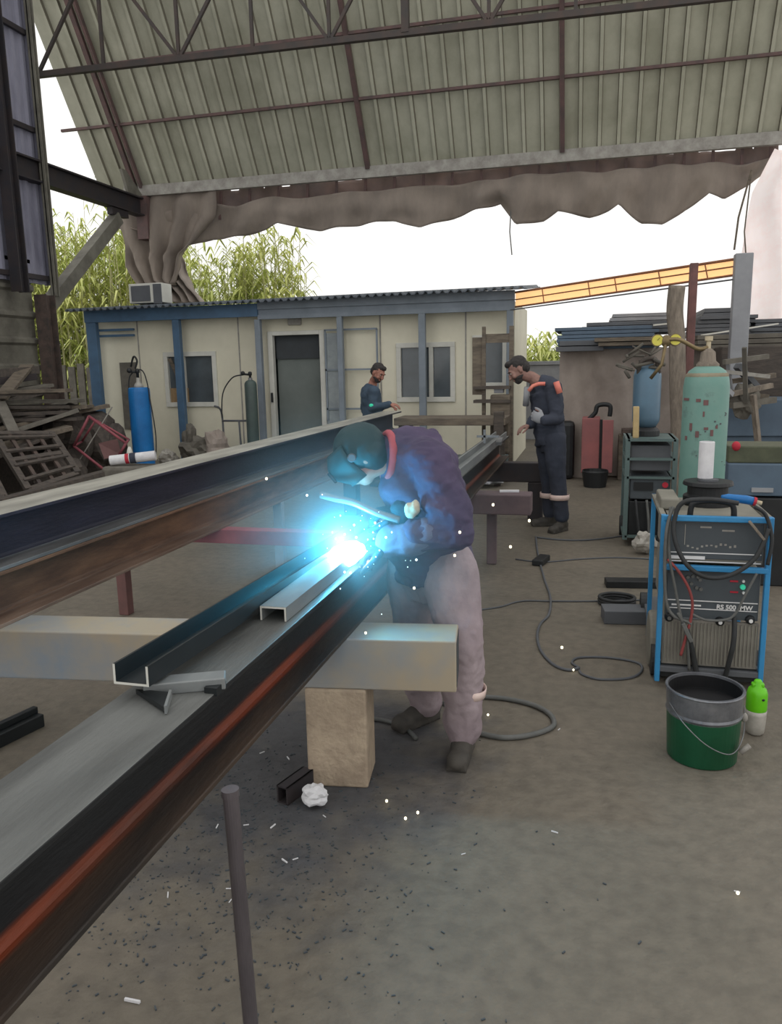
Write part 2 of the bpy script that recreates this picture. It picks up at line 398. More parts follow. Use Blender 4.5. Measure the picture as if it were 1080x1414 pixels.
# rafters (along the slope) and purlins (across it)
def on_slope(x, y, off=.09): 
    nrm = V((0, 1.58, 1)).normalized(); return V((x, y, slope(y))) - nrm * off
k = 1
for x, w in ((-9.32, .09), (-9.18, .05), (-4.3, .08), (-.65, .08), (3.4, .08)):
    struct(MB().bar(on_slope(x, 15.45), on_slope(x, 12.9), w, .09).build('trim_%d' % k, 'redsteel')); k += 1
for y, x0 in ((14.8, -10.5), (14.24, -10.1)):
    struct(MB().bar(on_slope(x0, y, .07), on_slope(6.2, y, .07), .05, .05).build('trim_%d' % k, 'redsteel')); k += 1
struct(MB().bar((-9.6, 15.42, 5.2), (6.2, 15.42, 5.2), .1, .08).bar((-9.6, 15.4, 5.3), (6.2, 15.4, 5.3), .05, .14).build('trim_%d' % k, 'trim')); k += 1

# truss hanging in front of the slope
def truss():
    t = thing('roof_truss', 'dark lattice truss with zigzag members crossing under the steep ribbed roof', 'truss', (-2, 12.5, 6.5))
    zl = lambda x: 6.56 - .012 * (x + 9.3)
    MB().bar((-9.3, 12.5, zl(-9.3)), (6, 12.5, zl(6)), .09, .09).build('bottom_chord', 'truss', t)
    MB().bar((-9.3, 12.5, 8.35), (6, 12.5, 8.3), .09, .09).build('top_chord', 'truss', t)
    pitch = 1.18; x = -9.25; i = 0
    xs = [P(px, py, Y=12.5).x for px, py in ((52, 100), (143, 88), (247, 78), (349, 68), (455, 58), (560, 44), (675, 33), (795, 20), (910, 8), (1030, 0))]
    while len(xs) < 13: xs.append(xs[-1] + 1.25)
    for i, x in enumerate(xs):
        if i > 0:
            w = .11 if i == 5 else .05
            MB().bar((x, 12.5, zl(x)), (x, 12.5, 8.35), w, w).build('upright', 'truss', t)
        if i % 2 == 0:
            if i > 0: MB().bar((x, 12.5, zl(x)), (xs[i - 1], 12.5, 8.3), .05).build('diagonal', 'truss', t)
            if i + 1 < len(xs): MB().bar((x, 12.5, zl(x)), (xs[i + 1], 12.5, 8.3), .05).build('diagonal', 'truss', t)
truss()

# left wall: upper dark ribbed sheet, lower dull sheet with horizontal ribs, posts
def wall_left():
    mb = MB(); prof = []; y = 4.0
    while y < 12.25:
        prof += [(y, 0), (y + .12, 0), (y + .15, .04), (y + .22, .04)]; y += .25
    prof.append((12.3, 0)); n = len(prof)
    for sx in (0, -.04):
        vs = [V((-9.3 + d + sx, py, z)) for z in (3.1, 9.4) for py, d in prof]
        mb.add(vs, [(i, i + 1, n + i + 1, n + i) for i in range(n - 1)])
    mb.bb((-9.35, 12.25, 3.1), (-9.2, 12.33, 9.4))
    struct(mb.build('wall_left', 'darkwall', recalc=False))
    mb = MB(); prof = []; z = 0
    while z < 3.1:
        prof += [(z, 0), (z + .3, 0), (z + .34, .05), (z + .4, .05)]; z += .44
    n = len(prof)
    vs = [V((-9.35 + d, yy, pz)) for yy in (4, 11.9) for pz, d in prof]
    mb.add(vs, [(i, i + 1, n + i + 1, n + i) for i in range(n - 1)])
    o = struct(mb.build('wall_left_lower', 'lowwall', recalc=False)); o['category'] = 'wall'; o['label'] = 'dull grey sheet wall with horizontal ribs behind the timber heap'
wall_left()
def post(name, lab, x, y, z0, z1, w, m):
    o = MB().bb((x - w / 2, y - w / 2, z0), (x + w / 2, y - w / 2 + .02, z1)).bb((x - w / 2, y + w / 2 - .02, z0), (x + w / 2, y + w / 2, z1)).bb((x - .01, y - w / 2, z0), (x + .01, y + w / 2, z1)).build(name, m)
    tag(o, lab, 'steel post'); return o
post('steel_post', 'dark H section post standing against the upper part of the dark left wall', -9.08, 11.3, 2.9, 9.3, .2, 'darksteel')
post('steel_post', 'grey slim post at the outer edge of the dark left wall', -9.1, 12.2, 2.9, 9.3, .1, 'lowwall')
post('steel_post', 'rusty lower post where the diagonal brace meets the left wall', -9.1, 11.9, 0, 2.9, .24, 'rust')
for z, l in ((7.1, 'upper wall rail crossing the dark ribbed wall'), (5.6, 'middle wall rail crossing the dark ribbed wall'), (3.2, 'bottom rail where dark wall sheet meets the dull lower sheet')):
    tag(MB().bar((-9.22, 5, z), (-9.22, 12.2, z), .06, .08).build('wall_rail', 'darksteel'), l, 'rail')
# eave beam running from the wall to the roof corner with its brace
def corner():
    t = thing('corner_beam', 'thick dark steel beam running from the left wall to the roof corner', 'beam', (-9.2, 11, 4.9))
    z = 4.93
    MB().bb((-9.32, 5, z + .15), (-9.1, 15.6, z + .18)).bb((-9.32, 5, z - .18), (-9.1, 15.6, z - .15)).bb((-9.22, 5, z - .16), (-9.19, 15.6, z + .16)).build('beam_section', 'darksteel', t)
    MB().prism([(14.9, z + .18), (15.5, z + .18), (14.85, z + .62), (14.7, z + .62)], 0, -9.24, -9.18).build('gusset_plate', 'lowwall', t)
    MB().bb((-9.3, 15.3, 4.3), (-9.05, 15.6, 5.15)).build('end_bracket', 'redsteel', t)
    b = thing('diagonal_brace', 'grey diagonal strut propping the dark corner beam from the wall post', 'brace', (-9.2, 12, 2.8))
    MB().bar((-9.2, 14.42, z - .36), (-9.2, 12.05, 2.7), .2, .22).build('strut', 'lowwall', b)
    MB().bb((-9.26, 14.2, z - .32), (-9.14, 14.75, z - .19)).build('end_plate', 'darksteel', b)
corner()

# pleated brown strip and drooping tarpaulin under the eave
def interp(tab, x):
    for (a, b), (c, d) in zip(tab, tab[1:]):
        if a <= x <= c: return b + (d - b) * (x - a) / (c - a)
    return tab[0][1] if x < tab[0][0] else tab[-1][1]
def drape(cols, top, bot, name, m, Y, parent, amp=.06, freq=.5, rows=14, seed=0, gath=0):
    vs = []; n = len(cols)
    for i, x in enumerate(cols):
        a = P(x, top(x), Y=Y); b = P(x, bot(x), Y=Y)
        for j in range(rows + 1):
            t = j / rows; p = a.lerp(b, t)
            w = noise.noise(V((x * .035 * freq, t * 1.5, seed))) * 2 + math.sin(x * .12 * freq + 3 * t * gath + seed)
            sw = math.sin(PI * min(1, t * 1.1)) * .22 * noise.noise(V((x * .012, 3, seed)))
            p.y += amp * w * (.35 + t) + sw * .5
            vs.append(p)
    r = rows + 1
    fs = [(i * r + j, (i + 1) * r + j, (i + 1) * r + j + 1, i * r + j + 1) for i in range(n - 1) for j in range(rows)]
    o = MB().add(vs, fs).build(name, m, parent, smooth=True)
    md = o.modifiers.new('t', 'SOLIDIFY'); md.thickness = .02
    return o
eave = [(165, 272), (180, 268), (345, 254), (503, 240), (640, 228), (778, 214), (900, 207), (1075, 196)]
def eave_top(x):
    g = noise.noise(V((x * .045, 7.3, 0)))
    return interp(eave, x) + 2 + (6 if g > .26 else -3)
t = thing('tarpaulin', 'long dirty tarpaulin sagging in scallops beneath the roof eave', 'tarpaulin', (-3, 15.6, 4.3))
low = [(165, 305), (250, 345), (290, 330), (340, 325), (385, 308), (400, 312), (440, 318), (500, 310), (545, 305), (580, 314), (620, 302), (690, 280), (712, 310), (750, 304), (770, 292), (815, 299), (840, 292), (855, 283), (885, 308), (915, 311), (940, 295), (978, 268), (1000, 275), (1035, 255), (1075, 225)]
cols = [165 + i * 5 for i in range(183)]
drape(cols, eave_top, lambda x: interp(eave, x) + 42 + 4 * math.sin(x * .08), 'pleated_band', 'valance', 15.85, t, .03, 1.6, 8)
def ribs():
    for x in range(225, 1075, 40):
        a = P(x, interp(eave, x) + 6, Y=15.72); b = P(x - 1, interp(eave, x) + 46, Y=15.72); MB().bar(a, b, .05, .05).build('rib_strip', 'redsteel', t)
ribs()
drape([170 + i * 4 for i in range(227)], lambda x: interp(eave, x) + 24 + 8 * noise.noise(V((x * .02, 1, 2))) + (24 if x < 200 else 0), lambda x: interp(low, x), 'sagging_sheet', 'tarpb', 15.6, t, .07, .8, 14, 2, 1)
# bundle hanging at the left corner: grid between a left and a right outline
def bundle(L_, R_, name, Y, seed, m='tarpb'):
    vs = []; rows = 26; cs = 22
    for j in range(rows + 1):
        y = L_[0][1] + (L_[-1][1] - L_[0][1]) * j / rows
        xl = interp([(b, a) for a, b in L_], y); y2 = R_[0][1] + (R_[-1][1] - R_[0][1]) * j / rows; xr = interp([(b, a) for a, b in R_], y2)
        for i in range(cs + 1):
            u = i / cs; p = P(xl + (xr - xl) * u, y + (y2 - y) * u, Y=Y)
            p.y += .17 * math.sin(u * 24 + seed + 1.5 * math.sin(j * .2)) * (.4 + j / rows) + .08 * noise.noise(V((u * 5, j * .15, seed)))
            vs.append(p)
    r = cs + 1
    o = MB().add(vs, [(j * r + i, j * r + i + 1, (j + 1) * r + i + 1, (j + 1) * r + i) for j in range(rows) for i in range(cs)]).build(name, m, t, smooth=True)
    md = o.modifiers.new('t', 'SOLIDIFY'); md.thickness = .02
bundle([(150, 272), (166, 330), (178, 368), (198, 396), (232, 404)], [(300, 262), (296, 300), (270, 335), (252, 352), (240, 392)], 'corner_bundle', 15.5, 0)
bundle([(205, 350), (222, 385), (238, 418)], [(248, 348), (258, 385), (284, 418)], 'hanging_tail', 15.75, 2, 'canvas')
tag(MB().tube([P(706, 283, Y=15.6), P(704, 320, Y=15.6), P(707, 352, Y=15.6)], .012, 6).build('thin_cord', 'hosegrey'), 'thin cord dangling below the scalloped tarpaulin edge', 'cord')

# reeds beyond the opening
def reeds(name, lab, x0, x1, n, Ya, Yb, hfun, seed):
    rnd = random.Random(seed); st = MB(); lf = MB()
    for _ in range(n):
        Y = rnd.uniform(Ya, Yb); x = rnd.uniform(x0, x1); h = hfun(x) * rnd.uniform(.72, 1.05)
        lean = V((rnd.uniform(-.35, .35), rnd.uniform(-.2, .2), 0)); pts = [V((x, Y, 0)) + lean * (q * q) + V((0, 0, h * q)) for q in (0, .35, .7, 1)]
        st.tube(pts, [.018, .015, .011, .004], 4, cap=False)
        for k in range(24):
            q = rnd.uniform(.12, 1); b = V((x, Y, 0)) + lean * q * q + V((0, 0, h * q)); a = rnd.uniform(0, 2 * PI); l = rnd.uniform(.3, .62)
            d = V((math.cos(a), math.sin(a), 0)); s = V((-d.y, d.x, 0)) * rnd.uniform(.02, .035)
            m1 = b + d * l * .5 + V((0, 0, l * .35)); e = b + d * l + V((0, 0, -l * rnd.uniform(-.1, .35)))
            lf.add([b - s * .5, b + s * .5, m1 + s, m1 - s, e], [(0, 1, 2, 3), (3, 2, 4)])
    t2 = thing(name, lab, 'reeds', ((x0 + x1) / 2, Ya, 0)); t2['kind'] = 'stuff'
    a = st.build('stalks', 'stalk', t2, recalc=False); b = lf.build('leaves', 'leaf', t2, recalc=False)
    a['kind'] = b['kind'] = 'stuff'
reeds('reed_bank', 'tall dense yellow green reeds growing behind the left end of the cabin', -17.5, -9.6, 620, 17.2, 20.5, lambda x: 4.9 + .5 * math.sin(x * 2.1) + (.5 if x < -11 else 0), 3)
reeds('reed_bank', 'sparser tops of reeds seen over the middle of the cabin roof', -9.0, -6.9, 130, 17.4, 19.0, lambda x: 4.5 + .45 * math.sin(x * 5), 5)
reeds('reed_bank', 'low sunlit scrub in the gap right of the cabin', -2.0, 1.2, 150, 19, 21, lambda x: 2.2, 8)
# low wall in the gap on the right, fence on the left
tag(MB().bb((-3.2, 16.8, 0), (1.5, 17.0, 1.55)).bb((-3.3, 16.75, 1.55), (1.6, 17.05, 1.63)).build('boundary_wall', 'lgrey', bevel=.01), 'low pale boundary wall in the bright gap beside the cabin', 'wall')
f_ = MB()
for i in range(16): f_.bb((-12.6 + i * .25, 16.4, 0), (-12.42 + i * .25, 16.45, 1.75 + .1 * math.sin(i * 3)))
tag(f_.build('board_fence', 'wood3'), 'weathered grey board fence low among the reeds left of the cabin', 'fence')

# ============================================================ CABIN
YC = 12.75; YP = 12.5
def cabin():
    t = thing('site_cabin', 'long cream prefabricated cabin with a blue framed porch roof', 'cabin', (-5, YC, 0))
    x0, x1, zt = -8.72, -1.22, 2.55
    holes = [(-7.38, -6.42, .98, 1.88), (-5.36, -4.42, .05, 2.16), (-3.12, -2.2, 1.03, 1.93), (-1.86, -1.36, 1.25, 2.02)]
    xs = sorted(set([x0, x1] + [h for a in holes for h in a[:2]])); mb = MB()
    for a, b in zip(xs, xs[1:]):
        hh = [h for h in holes if h[0] <= a and h[1] >= b]
        if hh:
            h = hh[0]; mb.bb((a, YC, 0), (b, YC + .08, h[2])); mb.bb((a, YC, h[3]), (b, YC + .08, zt))
        else: mb.bb((a, YC, 0), (b, YC + .08, zt))
    mb.bb((x0, YC + .08, 0), (x0 + .08, 15.1, zt)); mb.bb((x1 - .08, YC + .08, 0), (x1, 15.1, zt)); mb.bb((x0, 15.02, 0), (x1, 15.1, zt))
    mb.build('wall_panels', 'cabin', t)
    MB().bb((x0 + .1, 13.6, .02), (x1 - .1, 13.62, zt)).build('inner_partition', 'interior', t)
    for x in (-7.9, -5.95, -3.42, -2.0): MB().bb((x - .012, YC - .006, .05), (x + .012, YC, zt)).build('panel_joint', 'trim', t)
    # corrugated canopy roof
    r = MB(); n = 60; vs = []
    xr = [(-8.95 + (7.95) * i / (n * 4)) for i in range(n * 4 + 1)]
    for y, z in ((12.2, 2.66), (15.3, 2.95)):
        for i, x in enumerate(xr): vs.append((x, y, z + .055 * (x + 8.95) / 7.95 + (.022 if (i % 4) in (1, 2) else -.015)))
    m_ = len(xr); r.add(vs, [(i, i + 1, m_ + i + 1, m_ + i) for i in range(m_ - 1)])
    ro = r.build('porch_roof', 'roofdark', t, recalc=False); md = ro.modifiers.new('s', 'SOLIDIFY'); md.thickness = .02
    MB().bb((-8.75, YP - .06, 2.45), (-5.45, YP + .04, 2.66)).build('fascia', 'bluepaint', t)
    MB().bb((-5.45, YP - .05, 2.56), (-1.2, YP + .03, 2.7)).bb((-5.45, YP - .05, 2.4), (-1.2, YP + .03, 2.47)).bb((-5.45, YP - .01, 2.47), (-1.2, YP + .01, 2.56)).build('fascia', 'bluegrey', t)
    MB().bb((-8.6, YP + .1, 2.3), (-7.9, YP + .16, 2.34)).bb((-8.6, YP + .1, 2.2), (-7.9, YP + .16, 2.24)).build('bracket_rails', 'bluepaint', t)
    for x, w, m in ((-8.64, .2, 'bluepaint'), (-6.98, .13, 'bluepaint'), (-5.47, .1, 'bluegrey'), (-4.03, .09, 'bluegrey'), (-2.66, .11, 'bluegrey'), (-1.27, .1, 'bluegrey')):
        MB().bb((x - w / 2, YP - .05, 0), (x + w / 2, YP + .05, 2.4 if m == 'bluegrey' else 2.45)).build('post', m, t, bevel=.008)
    def win(h, split, gm='glass'):
        a, b, c, d = h; w = .05
        f = MB().bb((a - .03, YC - .04, c - .03), (b + .03, YC + .05, c + w)).bb((a - .03, YC - .04, d - w), (b + .03, YC + .05, d + .03)).bb((a - .03, YC - .04, c + w), (a + w, YC + .05, d - w)).bb((b - w, YC - .04, c + w), (b + .03, YC + .05, d - w))
        if split: s = a + (b - a) * split; f.bb((s - .035, YC - .04, c + w), (s + .035, YC + .05, d - w))
        fr = f.build('window_frame', 'white', t, bevel=.005)
        MB().bb((a, YC + .02, c), (b, YC + .03, d)).build('pane', gm, fr)
        o = MB().bb((a - .14, YC - .012, c - .1), (b + .16, YC, d + .12)).bb((a - .14, YC - .02, c - .1), (a - .12, YC, d + .12)).bb((b + .14, YC - .02, c - .1), (b + .16, YC, d + .12))
        return fr
    f1 = win(holes[0], .36); win(holes[2], .6); f3 = win(holes[3], 0)
    # boards behind the first window
    MB().bb((-7.34, YC + .0, 1.0), (-6.98, YC + .018, 1.28)).build('window_board', mat('plywood', 'a08868', '8a7254'), f1)
    MB().bar((-7.3, YC - .01, 1.8), (-7.05, YC - .01, 1.25), .07, .012, (0, 1, 0)).build('leaning_slat', 'wood', f1)
    # door frame, dark opening with pale inner leaf
    a, b, c, d = holes[1]
    MB().bb((a - .04, YC - .05, 0), (a + .05, YC + .06, d + .05)).bb((b - .05, YC - .05, 0), (b + .04, YC + .06, d + .05)).bb((a + .05, YC - .05, d - .02), (b - .05, YC + .06, d + .05)).build('door_frame', 'white', t, bevel=.006)
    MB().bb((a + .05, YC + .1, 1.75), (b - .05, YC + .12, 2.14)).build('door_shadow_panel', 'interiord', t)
    MB().bb((a + .05, YC + .14, .02), (b - .05, YC + .17, 1.75)).build('doorway_screen', 'interior', t)
    MB().bb((a - .01, YC - .08, 1.02), (a + .02, YC - .05, 1.18)).build('door_latch', 'black', t)
    MB().bb((-4.36, YC - .08, .05), (-4.04, YC - .03, 2.15)).build('open_door_leaf', 'panelgrey', t)
    g = MB()
    for z in (.9, 1.55, 2.2): g.bb((-4.36, YC - .1, z - .015), (-3.45, YC - .085, z + .015))
    g.bb((-3.47, YC - .1, .7), (-3.44, YC - .085, 2.2)); g.bb((-4.36, YC - .1, .7), (-4.33, YC - .085, 2.2)); g.build('metal_hoop_frame', 'bluegrey', t)
    MB().bb((-4.9 - .12, YC - .06, 2.3), (-4.9 + .12, YC, 2.42)).build('door_lamp', 'trim', t, bevel=.02)
    MB().bb((-8.3, YC - .03, .55), (-7.98, YC - .005, 1.75)).build('grey_panel', 'wood3', t)
cabin()
def aircon():
    t = thing('air_conditioner', 'white boxy outdoor air conditioner unit standing on the cabin roof', 'air conditioner', (-7.6, 13, 2.74))
    MB().bb((-7.92, 12.6, 2.76), (-7.28, 12.95, 3.09)).build('housing', 'white', t, bevel=.01)
    g = MB(); g.bb((-7.86, 12.575, 2.79), (-7.5, 12.6, 3.05)); g.build('fan_grille', 'dgrey', t)
    MB().bb((-7.44, 12.59, 2.74), (-7.28, 12.6, 3.07)).build('side_louvre', 'dgrey', t)
aircon()

# ============================================================ BEAMS AND SUPPORTS
def hbeam(name, m, x, y0, y1, z, h, w, tf, tw, label, group=None, rk=.02):
    p = [(-w / 2, 0), (w / 2, 0), (w / 2, tf)]
    p += [(tw / 2 + rk, tf)] + [(tw / 2 + rk * (1 - math.sin(a)), tf + rk * (1 - math.cos(a))) for a in (.5, 1.0, PI / 2)]
    q = [(a, h - b) for a, b in p[::-1]]
    right = p[1:] + q[:-1]          # right side, bottom to top
    left = [(-a, b) for a, b in right][::-1]
    poly = [(x + a, z + b) for a, b in right + left]
    o = MB().prism(poly, 1, y0, y1).build(name, m, bevel=.003, origin=(x, (y0 + y1) / 2, z))
    return tag(o, label, 'steel beam', group)
WF = .225
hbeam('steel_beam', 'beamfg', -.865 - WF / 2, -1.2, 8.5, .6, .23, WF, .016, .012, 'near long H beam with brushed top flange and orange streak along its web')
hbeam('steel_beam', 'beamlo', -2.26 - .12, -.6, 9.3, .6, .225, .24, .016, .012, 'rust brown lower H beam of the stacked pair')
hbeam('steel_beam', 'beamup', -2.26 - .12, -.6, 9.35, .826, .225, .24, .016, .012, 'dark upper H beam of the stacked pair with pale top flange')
# painted box-section bearer under both lines of beams
a = P(630, 886, z=.6); b = P(12, 871, z=.6); d = (b - a).normalized(); b = a + d * 3.0; nrm = V((d.y, -d.x, 0))
if nrm.y < 0: nrm = -nrm
def bearer():
    t = thing('box_bearer', 'pale paint stained box section laid across under the long beams', 'support beam', (a + b) / 2)
    c = (a + b) / 2 + nrm * .1; L_ = (a - b).length
    ang = math.atan2(d.y, d.x); R = rotz(ang)
    MB().box((c.x, c.y, .5), (L_, .2, .2), R).build('box_section', 'supportbox', t, bevel=.006)
    MB().box((c.x, c.y, .5), (L_ + .004, .17, .17), R).build('open_end', 'interiord', t)
bearer()
bc = a + d * .42 + nrm * .1
def block(c, lab, m='concrete', h=.4, w=.235, dd=.2, tilt=0.0):
    o = MB().box((c.x, c.y, h / 2), (w, dd, h), rotz(math.atan2(d.y, d.x) + tilt)).build('support_block', m, bevel=.008)
    tag(o, lab, 'block'); return o
bc = (P(428, 1088, z=0) + P(506, 1086, z=0)) / 2 + nrm * .1
block(bc, 'upright tan concrete block carrying the right end of the box bearer')
block(b + nrm * .1 - d * .35, 'tan concrete block under the far left end of the box bearer')
# second, red bearer further back on posts
def red_bearer():
    t = thing('red_trestle', 'dull red steel bearer on short posts under the beams behind the welder', 'trestle', (-1.9, 4.5, 0))
    MB().bb((-3.05, 4.43, .51), (-.75, 4.53, .6)).build('bearer', 'pinkred', t, bevel=.004)
    for x, y, m in ((-2.99, 4.43, 'rustred'), (-.82, 4.53, 'rustred')):
        MB().bb((x - .035, y - .035, 0), (x + .035, y + .035, .52)).build('post', m, t, bevel=.004)
red_bearer()
q = P(388, 800, z=0)
tag(MB().bb((q.x - .04, q.y, 0), (q.x + .03, q.y + .06, .6)).build('prop_post', 'lgrey', bevel=.004), 'pale square prop standing under the rusty beam behind the arc', 'post')
tag(MB().bb((-1.25, 6.0, .44), (-.44, 6.2, .6)).bb((-1.2, 6.05, 0), (-1.0, 6.15, .44)).bb((-.8, 6.15, 0), (-.72, 6.2, .44)).build('red_bearer_box', 'dullred', bevel=.01), 'reddish box bearer under the far end of the near beam', 'support beam')
tag(MB().bb((-2.75, 8.0, .4), (-.4, 8.15, .6)).bb((-2.6, 8.0, 0), (-2.45, 8.15, .4)).bb((-.62, 8.0, 0), (-.47, 8.15, .4)).build('end_trestle', 'darksteel', bevel=.01), 'dark trestle under the far ends of the beams beside the standing man', 'trestle')
# channels on the near beam
def channel(name, m, c0, c1, w, h, t_, up, label, lip=None):
    c0 = V(c0); c1 = V(c1); dd = (c1 - c0); L_ = dd.length; dd.normalize(); xx = dd.cross(V((0, 0, 1))).normalized(); zz = xx.cross(dd)
    pr = [(-w / 2, 0), (w / 2, 0), (w / 2, h), (w / 2 - t_, h), (w / 2 - t_, t_), (-w / 2 + t_, t_), (-w / 2 + t_, h), (-w / 2, h)]
    if not up: pr = [(x, h - z) for x, z in pr]
    n = len(pr); vs = [c + xx * x + zz * z for c in (c0, c1) for x, z in pr]
    fs = [(i, (i + 1) % n, n + (i + 1) % n, n + i) for i in range(n)] + [(0, 1, 4, 5), (1, 2, 3, 4), (0, 5, 6, 7)] + [(n, n + 5, n + 4, n + 1), (n + 1, n + 4, n + 3, n + 2), (n, n + 7, n + 6, n + 5)]
    o = MB().add(vs, fs).build(name, m); tag(o, label, 'steel channel')
    # cut ends shine
    for i, c in enumerate((c0, c1)):
        e = MB()
        vs = [c + xx * x + zz * z + dd * (-.002 if i == 0 else .002) for x, z in pr]
        e.add(vs, [(0, 1, 4, 5), (1, 2, 3, 4), (0, 5, 6, 7)])
        e.build('bright_cut_end', 'white', o, recalc=False)
    return o
u0_ = (P(163, 948, z=.87) + P(201, 944, z=.87)) / 2
u1_ = P(462, 752, z=.87)
u1_ = V((u0_.x + .02, 3.05, .87))
channel('steel_channel', 'channel', (u0_.x, u0_.y, .87), (u1_.x, 3.4, .835), .094, .05, .006, True, 'dark channel open side up, its bright cut end lying on a flat bar')
i0 = (P(358, 857, z=.832) + P(398, 857, z=.832)) / 2
channel('steel_channel', 'channell', (i0.x, i0.y, .832), (i0.x + .0, 4.3, .832), .086, .045, .006, False, 'pale channel turned legs down on the near beam, ending under the arc')
channel('steel_channel', 'channell', (-.93, 4.5, .832), (-.93, 8.3, .832), .12, .06, .012, True, 'long pale channel open side up on the far stretch of the near beam')
# flat bar and tee offcut under the dark channel
def offcut():
    t = thing('flat_bar', 'short light flat bar lying across the near beam flange under the dark channel', 'steel bar', P(245, 950, z=.832))
    p0 = P(190, 955, z=.845); p1 = P(304, 945, z=.845)
    MB().bar(p0 + V((0, .03, 0)), p1 + V((0, .03, 0)), .055, .03).build('bar', 'channell', t, bevel=.003)
    MB().bar(p1 + V((-.03, -.0, -.01)), p1 + V((.003, .0, -.01)), .05, .02).build('dark_end', 'channel', t)
    t2 = thing('tee_offcut', 'small dark triangular steel offcut with a bright tip beside the flat bar', 'steel offcut', P(215, 970, z=.832))
    A, B, C_ = P(188, 958, z=.834), P(236, 962, z=.834), P(229, 985, z=.834)
    MB().add([A, B, C_, A + V((0, 0, .012)), B + V((0, 0, .012)), C_ + V((0, 0, .012))], [(0, 1, 2), (3, 5, 4), (0, 3, 4, 1), (1, 4, 5, 2), (2, 5, 3, 0)]).build('wedge', 'channel', t2)
    MB().bar(B + V((0, 0, .008)), C_ + V((0, 0, .008)), .006, .02).build('bright_edge', 'channell', t2)
offcut()
q = P(260, 903, z=.832)
tag(MB().ell(q + V((0, 0, .008)), (.008, .006, .012)).build('metal_chip', 'white', smooth=True), 'tiny bright chip on the top flange of the near beam', 'chip')
# loose steel section on the floor at the far left and timber
p0, p1 = P(-30, 1040, z=0), P(52, 1000, z=0)
tag(MB().bar(p0 + V((0, 0, .03)), p1 + V((0, 0, .03)), .1, .06).bar(p0 + V((0, 0, .075)), p1 + V((0, 0, .075)), .03, .03).build('steel_offcut', 'channel', bevel=.004), 'dark steel offcut on the floor between the two beam lines', 'steel offcut')
# leaning pipe in the foreground
pt, pb = P(318, 1092, Y=1.36), P(358, 1545, Y=1.34)
def pipe():
    t = thing('steel_pipe', 'dark steel pipe standing upright on the floor in front of the near beam', 'pipe', (pb.x, pb.y, 0))
    s = (pb.z) / (pt.z - pb.z); b0 = pb + (pb - pt) * s; b0.z = 0
    MB().tube([b0, pt], .0165, 20).build('shaft', 'pipe', t, smooth=False, bevel=.001)
    dd = (pt - b0).normalized()
    MB().tube([pt - dd * .012, pt + dd * .004], .0185, 20).build('rim', 'pipe', t)
    MB().tube([b0 - V((0, 0, 0)), b0 + V((0, 0, .008))], .06, 20).build('foot_plate', 'darksteel', t)
pipe()
# square tube and crumpled paper at the foot of the block
c = P(398, 1112, z=0)
def sqtube():
    w, h, L_, tk = .05, .07, .16, .006; x, y = c.x, c.y
    R = rotz(-.3); mb = MB()
    for cx_, cz, sx, sz in ((0, tk / 2, w, tk), (0, h - tk / 2, w, tk), (-w / 2 + tk / 2, h / 2, tk, h), (w / 2 - tk / 2, h / 2, tk, h)):
        mb.box(V((x, y + L_ / 2, cz)) + R @ V((cx_, 0, 0)), (sx, L_, sz), R)
    tag(mb.build('square_tube', 'darksteel'), 'short dark square tube offcut lying against the tan block', 'steel offcut')
sqtube()
def crumple(cn, r, lab, m='paper', seed=0, name='crumpled_paper'):
    b = bmesh.new(); bmesh.ops.create_icosphere(b, subdivisions=3, radius=1)
    vs = []
    for v in b.verts:
        k = 1 + .45 * noise.noise(v.co * 1.7 + V((seed, 0, 0))) + .25 * noise.noise(v.co * 4 + V((seed, 5, 0)))
        q = V((v.co.x * r[0], v.co.y * r[1], v.co.z * r[2])) * k; vs.append(V(cn) + q)
    zmin = min(v.z for v in vs)
    vs = [v - V((0, 0, zmin - cn[2])) for v in vs]
    fs = [[v.index for v in f.verts] for f in b.faces]; b.free()
    return tag(MB().add(vs, fs).build(name, m), lab, 'paper' if name == 'crumpled_paper' else 'scrap')
q = P(434, 1112, z=0); crumple((q.x, q.y, 0), (.055, .04, .035), 'crumpled white paper at the foot of the tan block', seed=3)
# litter
lit = [(183, 1384, .022), (377, 1142, .014), (393, 1190, .014), (408, 1187, .010), (232, 1237, .013), (316, 1228, .009), (318, 1245, .008), (766, 1150, .012), (362, 1040, .012), (398, 1048, .014), (340, 1140, .010), (300, 1142, .012), (1018, 1232, .009), (772, 1008, .01), (448, 1128, .009), (640, 1180, .008)]
src = None
for i, (x, y, s) in enumerate(lit):
    q = P(x, y, z=0)
    o = MB().bar((-s, 0, .004), (s, 0, .004), .006, .007).build('metal_sliver', 'paper', origin=(0, 0, 0)) if src is None else src.copy()
    if src is None: src = o
    else: col.objects.link(o)
    o.location = (q.x, q.y, 0.001); o.rotation_euler = (0, 0, i * 1.3); o.scale = (s / lit[0][2],) * 3
    tag(o, 'tiny pale metal sliver lying on the dusty concrete floor', 'sliver', 'metal slivers strewn over the floor')
# swarf under the beam: nobody could count it
sw = MB(); rnd = random.Random(4)
for _ in range(1500):
    r_ = rnd.gauss(0, .45); x = -1.15 + rnd.gauss(0, .38); y = 2.15 + rnd.gauss(0, .42)
    s = rnd.uniform(.001, .0042); sw.box((x, y, s / 2 + .0005), (s * rnd.uniform(1, 4), s, s), rotz(rnd.uniform(0, 3)))
o = tag(sw.build('metal_swarf', 'machgrey'), 'fine metal swarf scattered on the floor under the near beam', 'swarf'); o['kind'] = 'stuff'
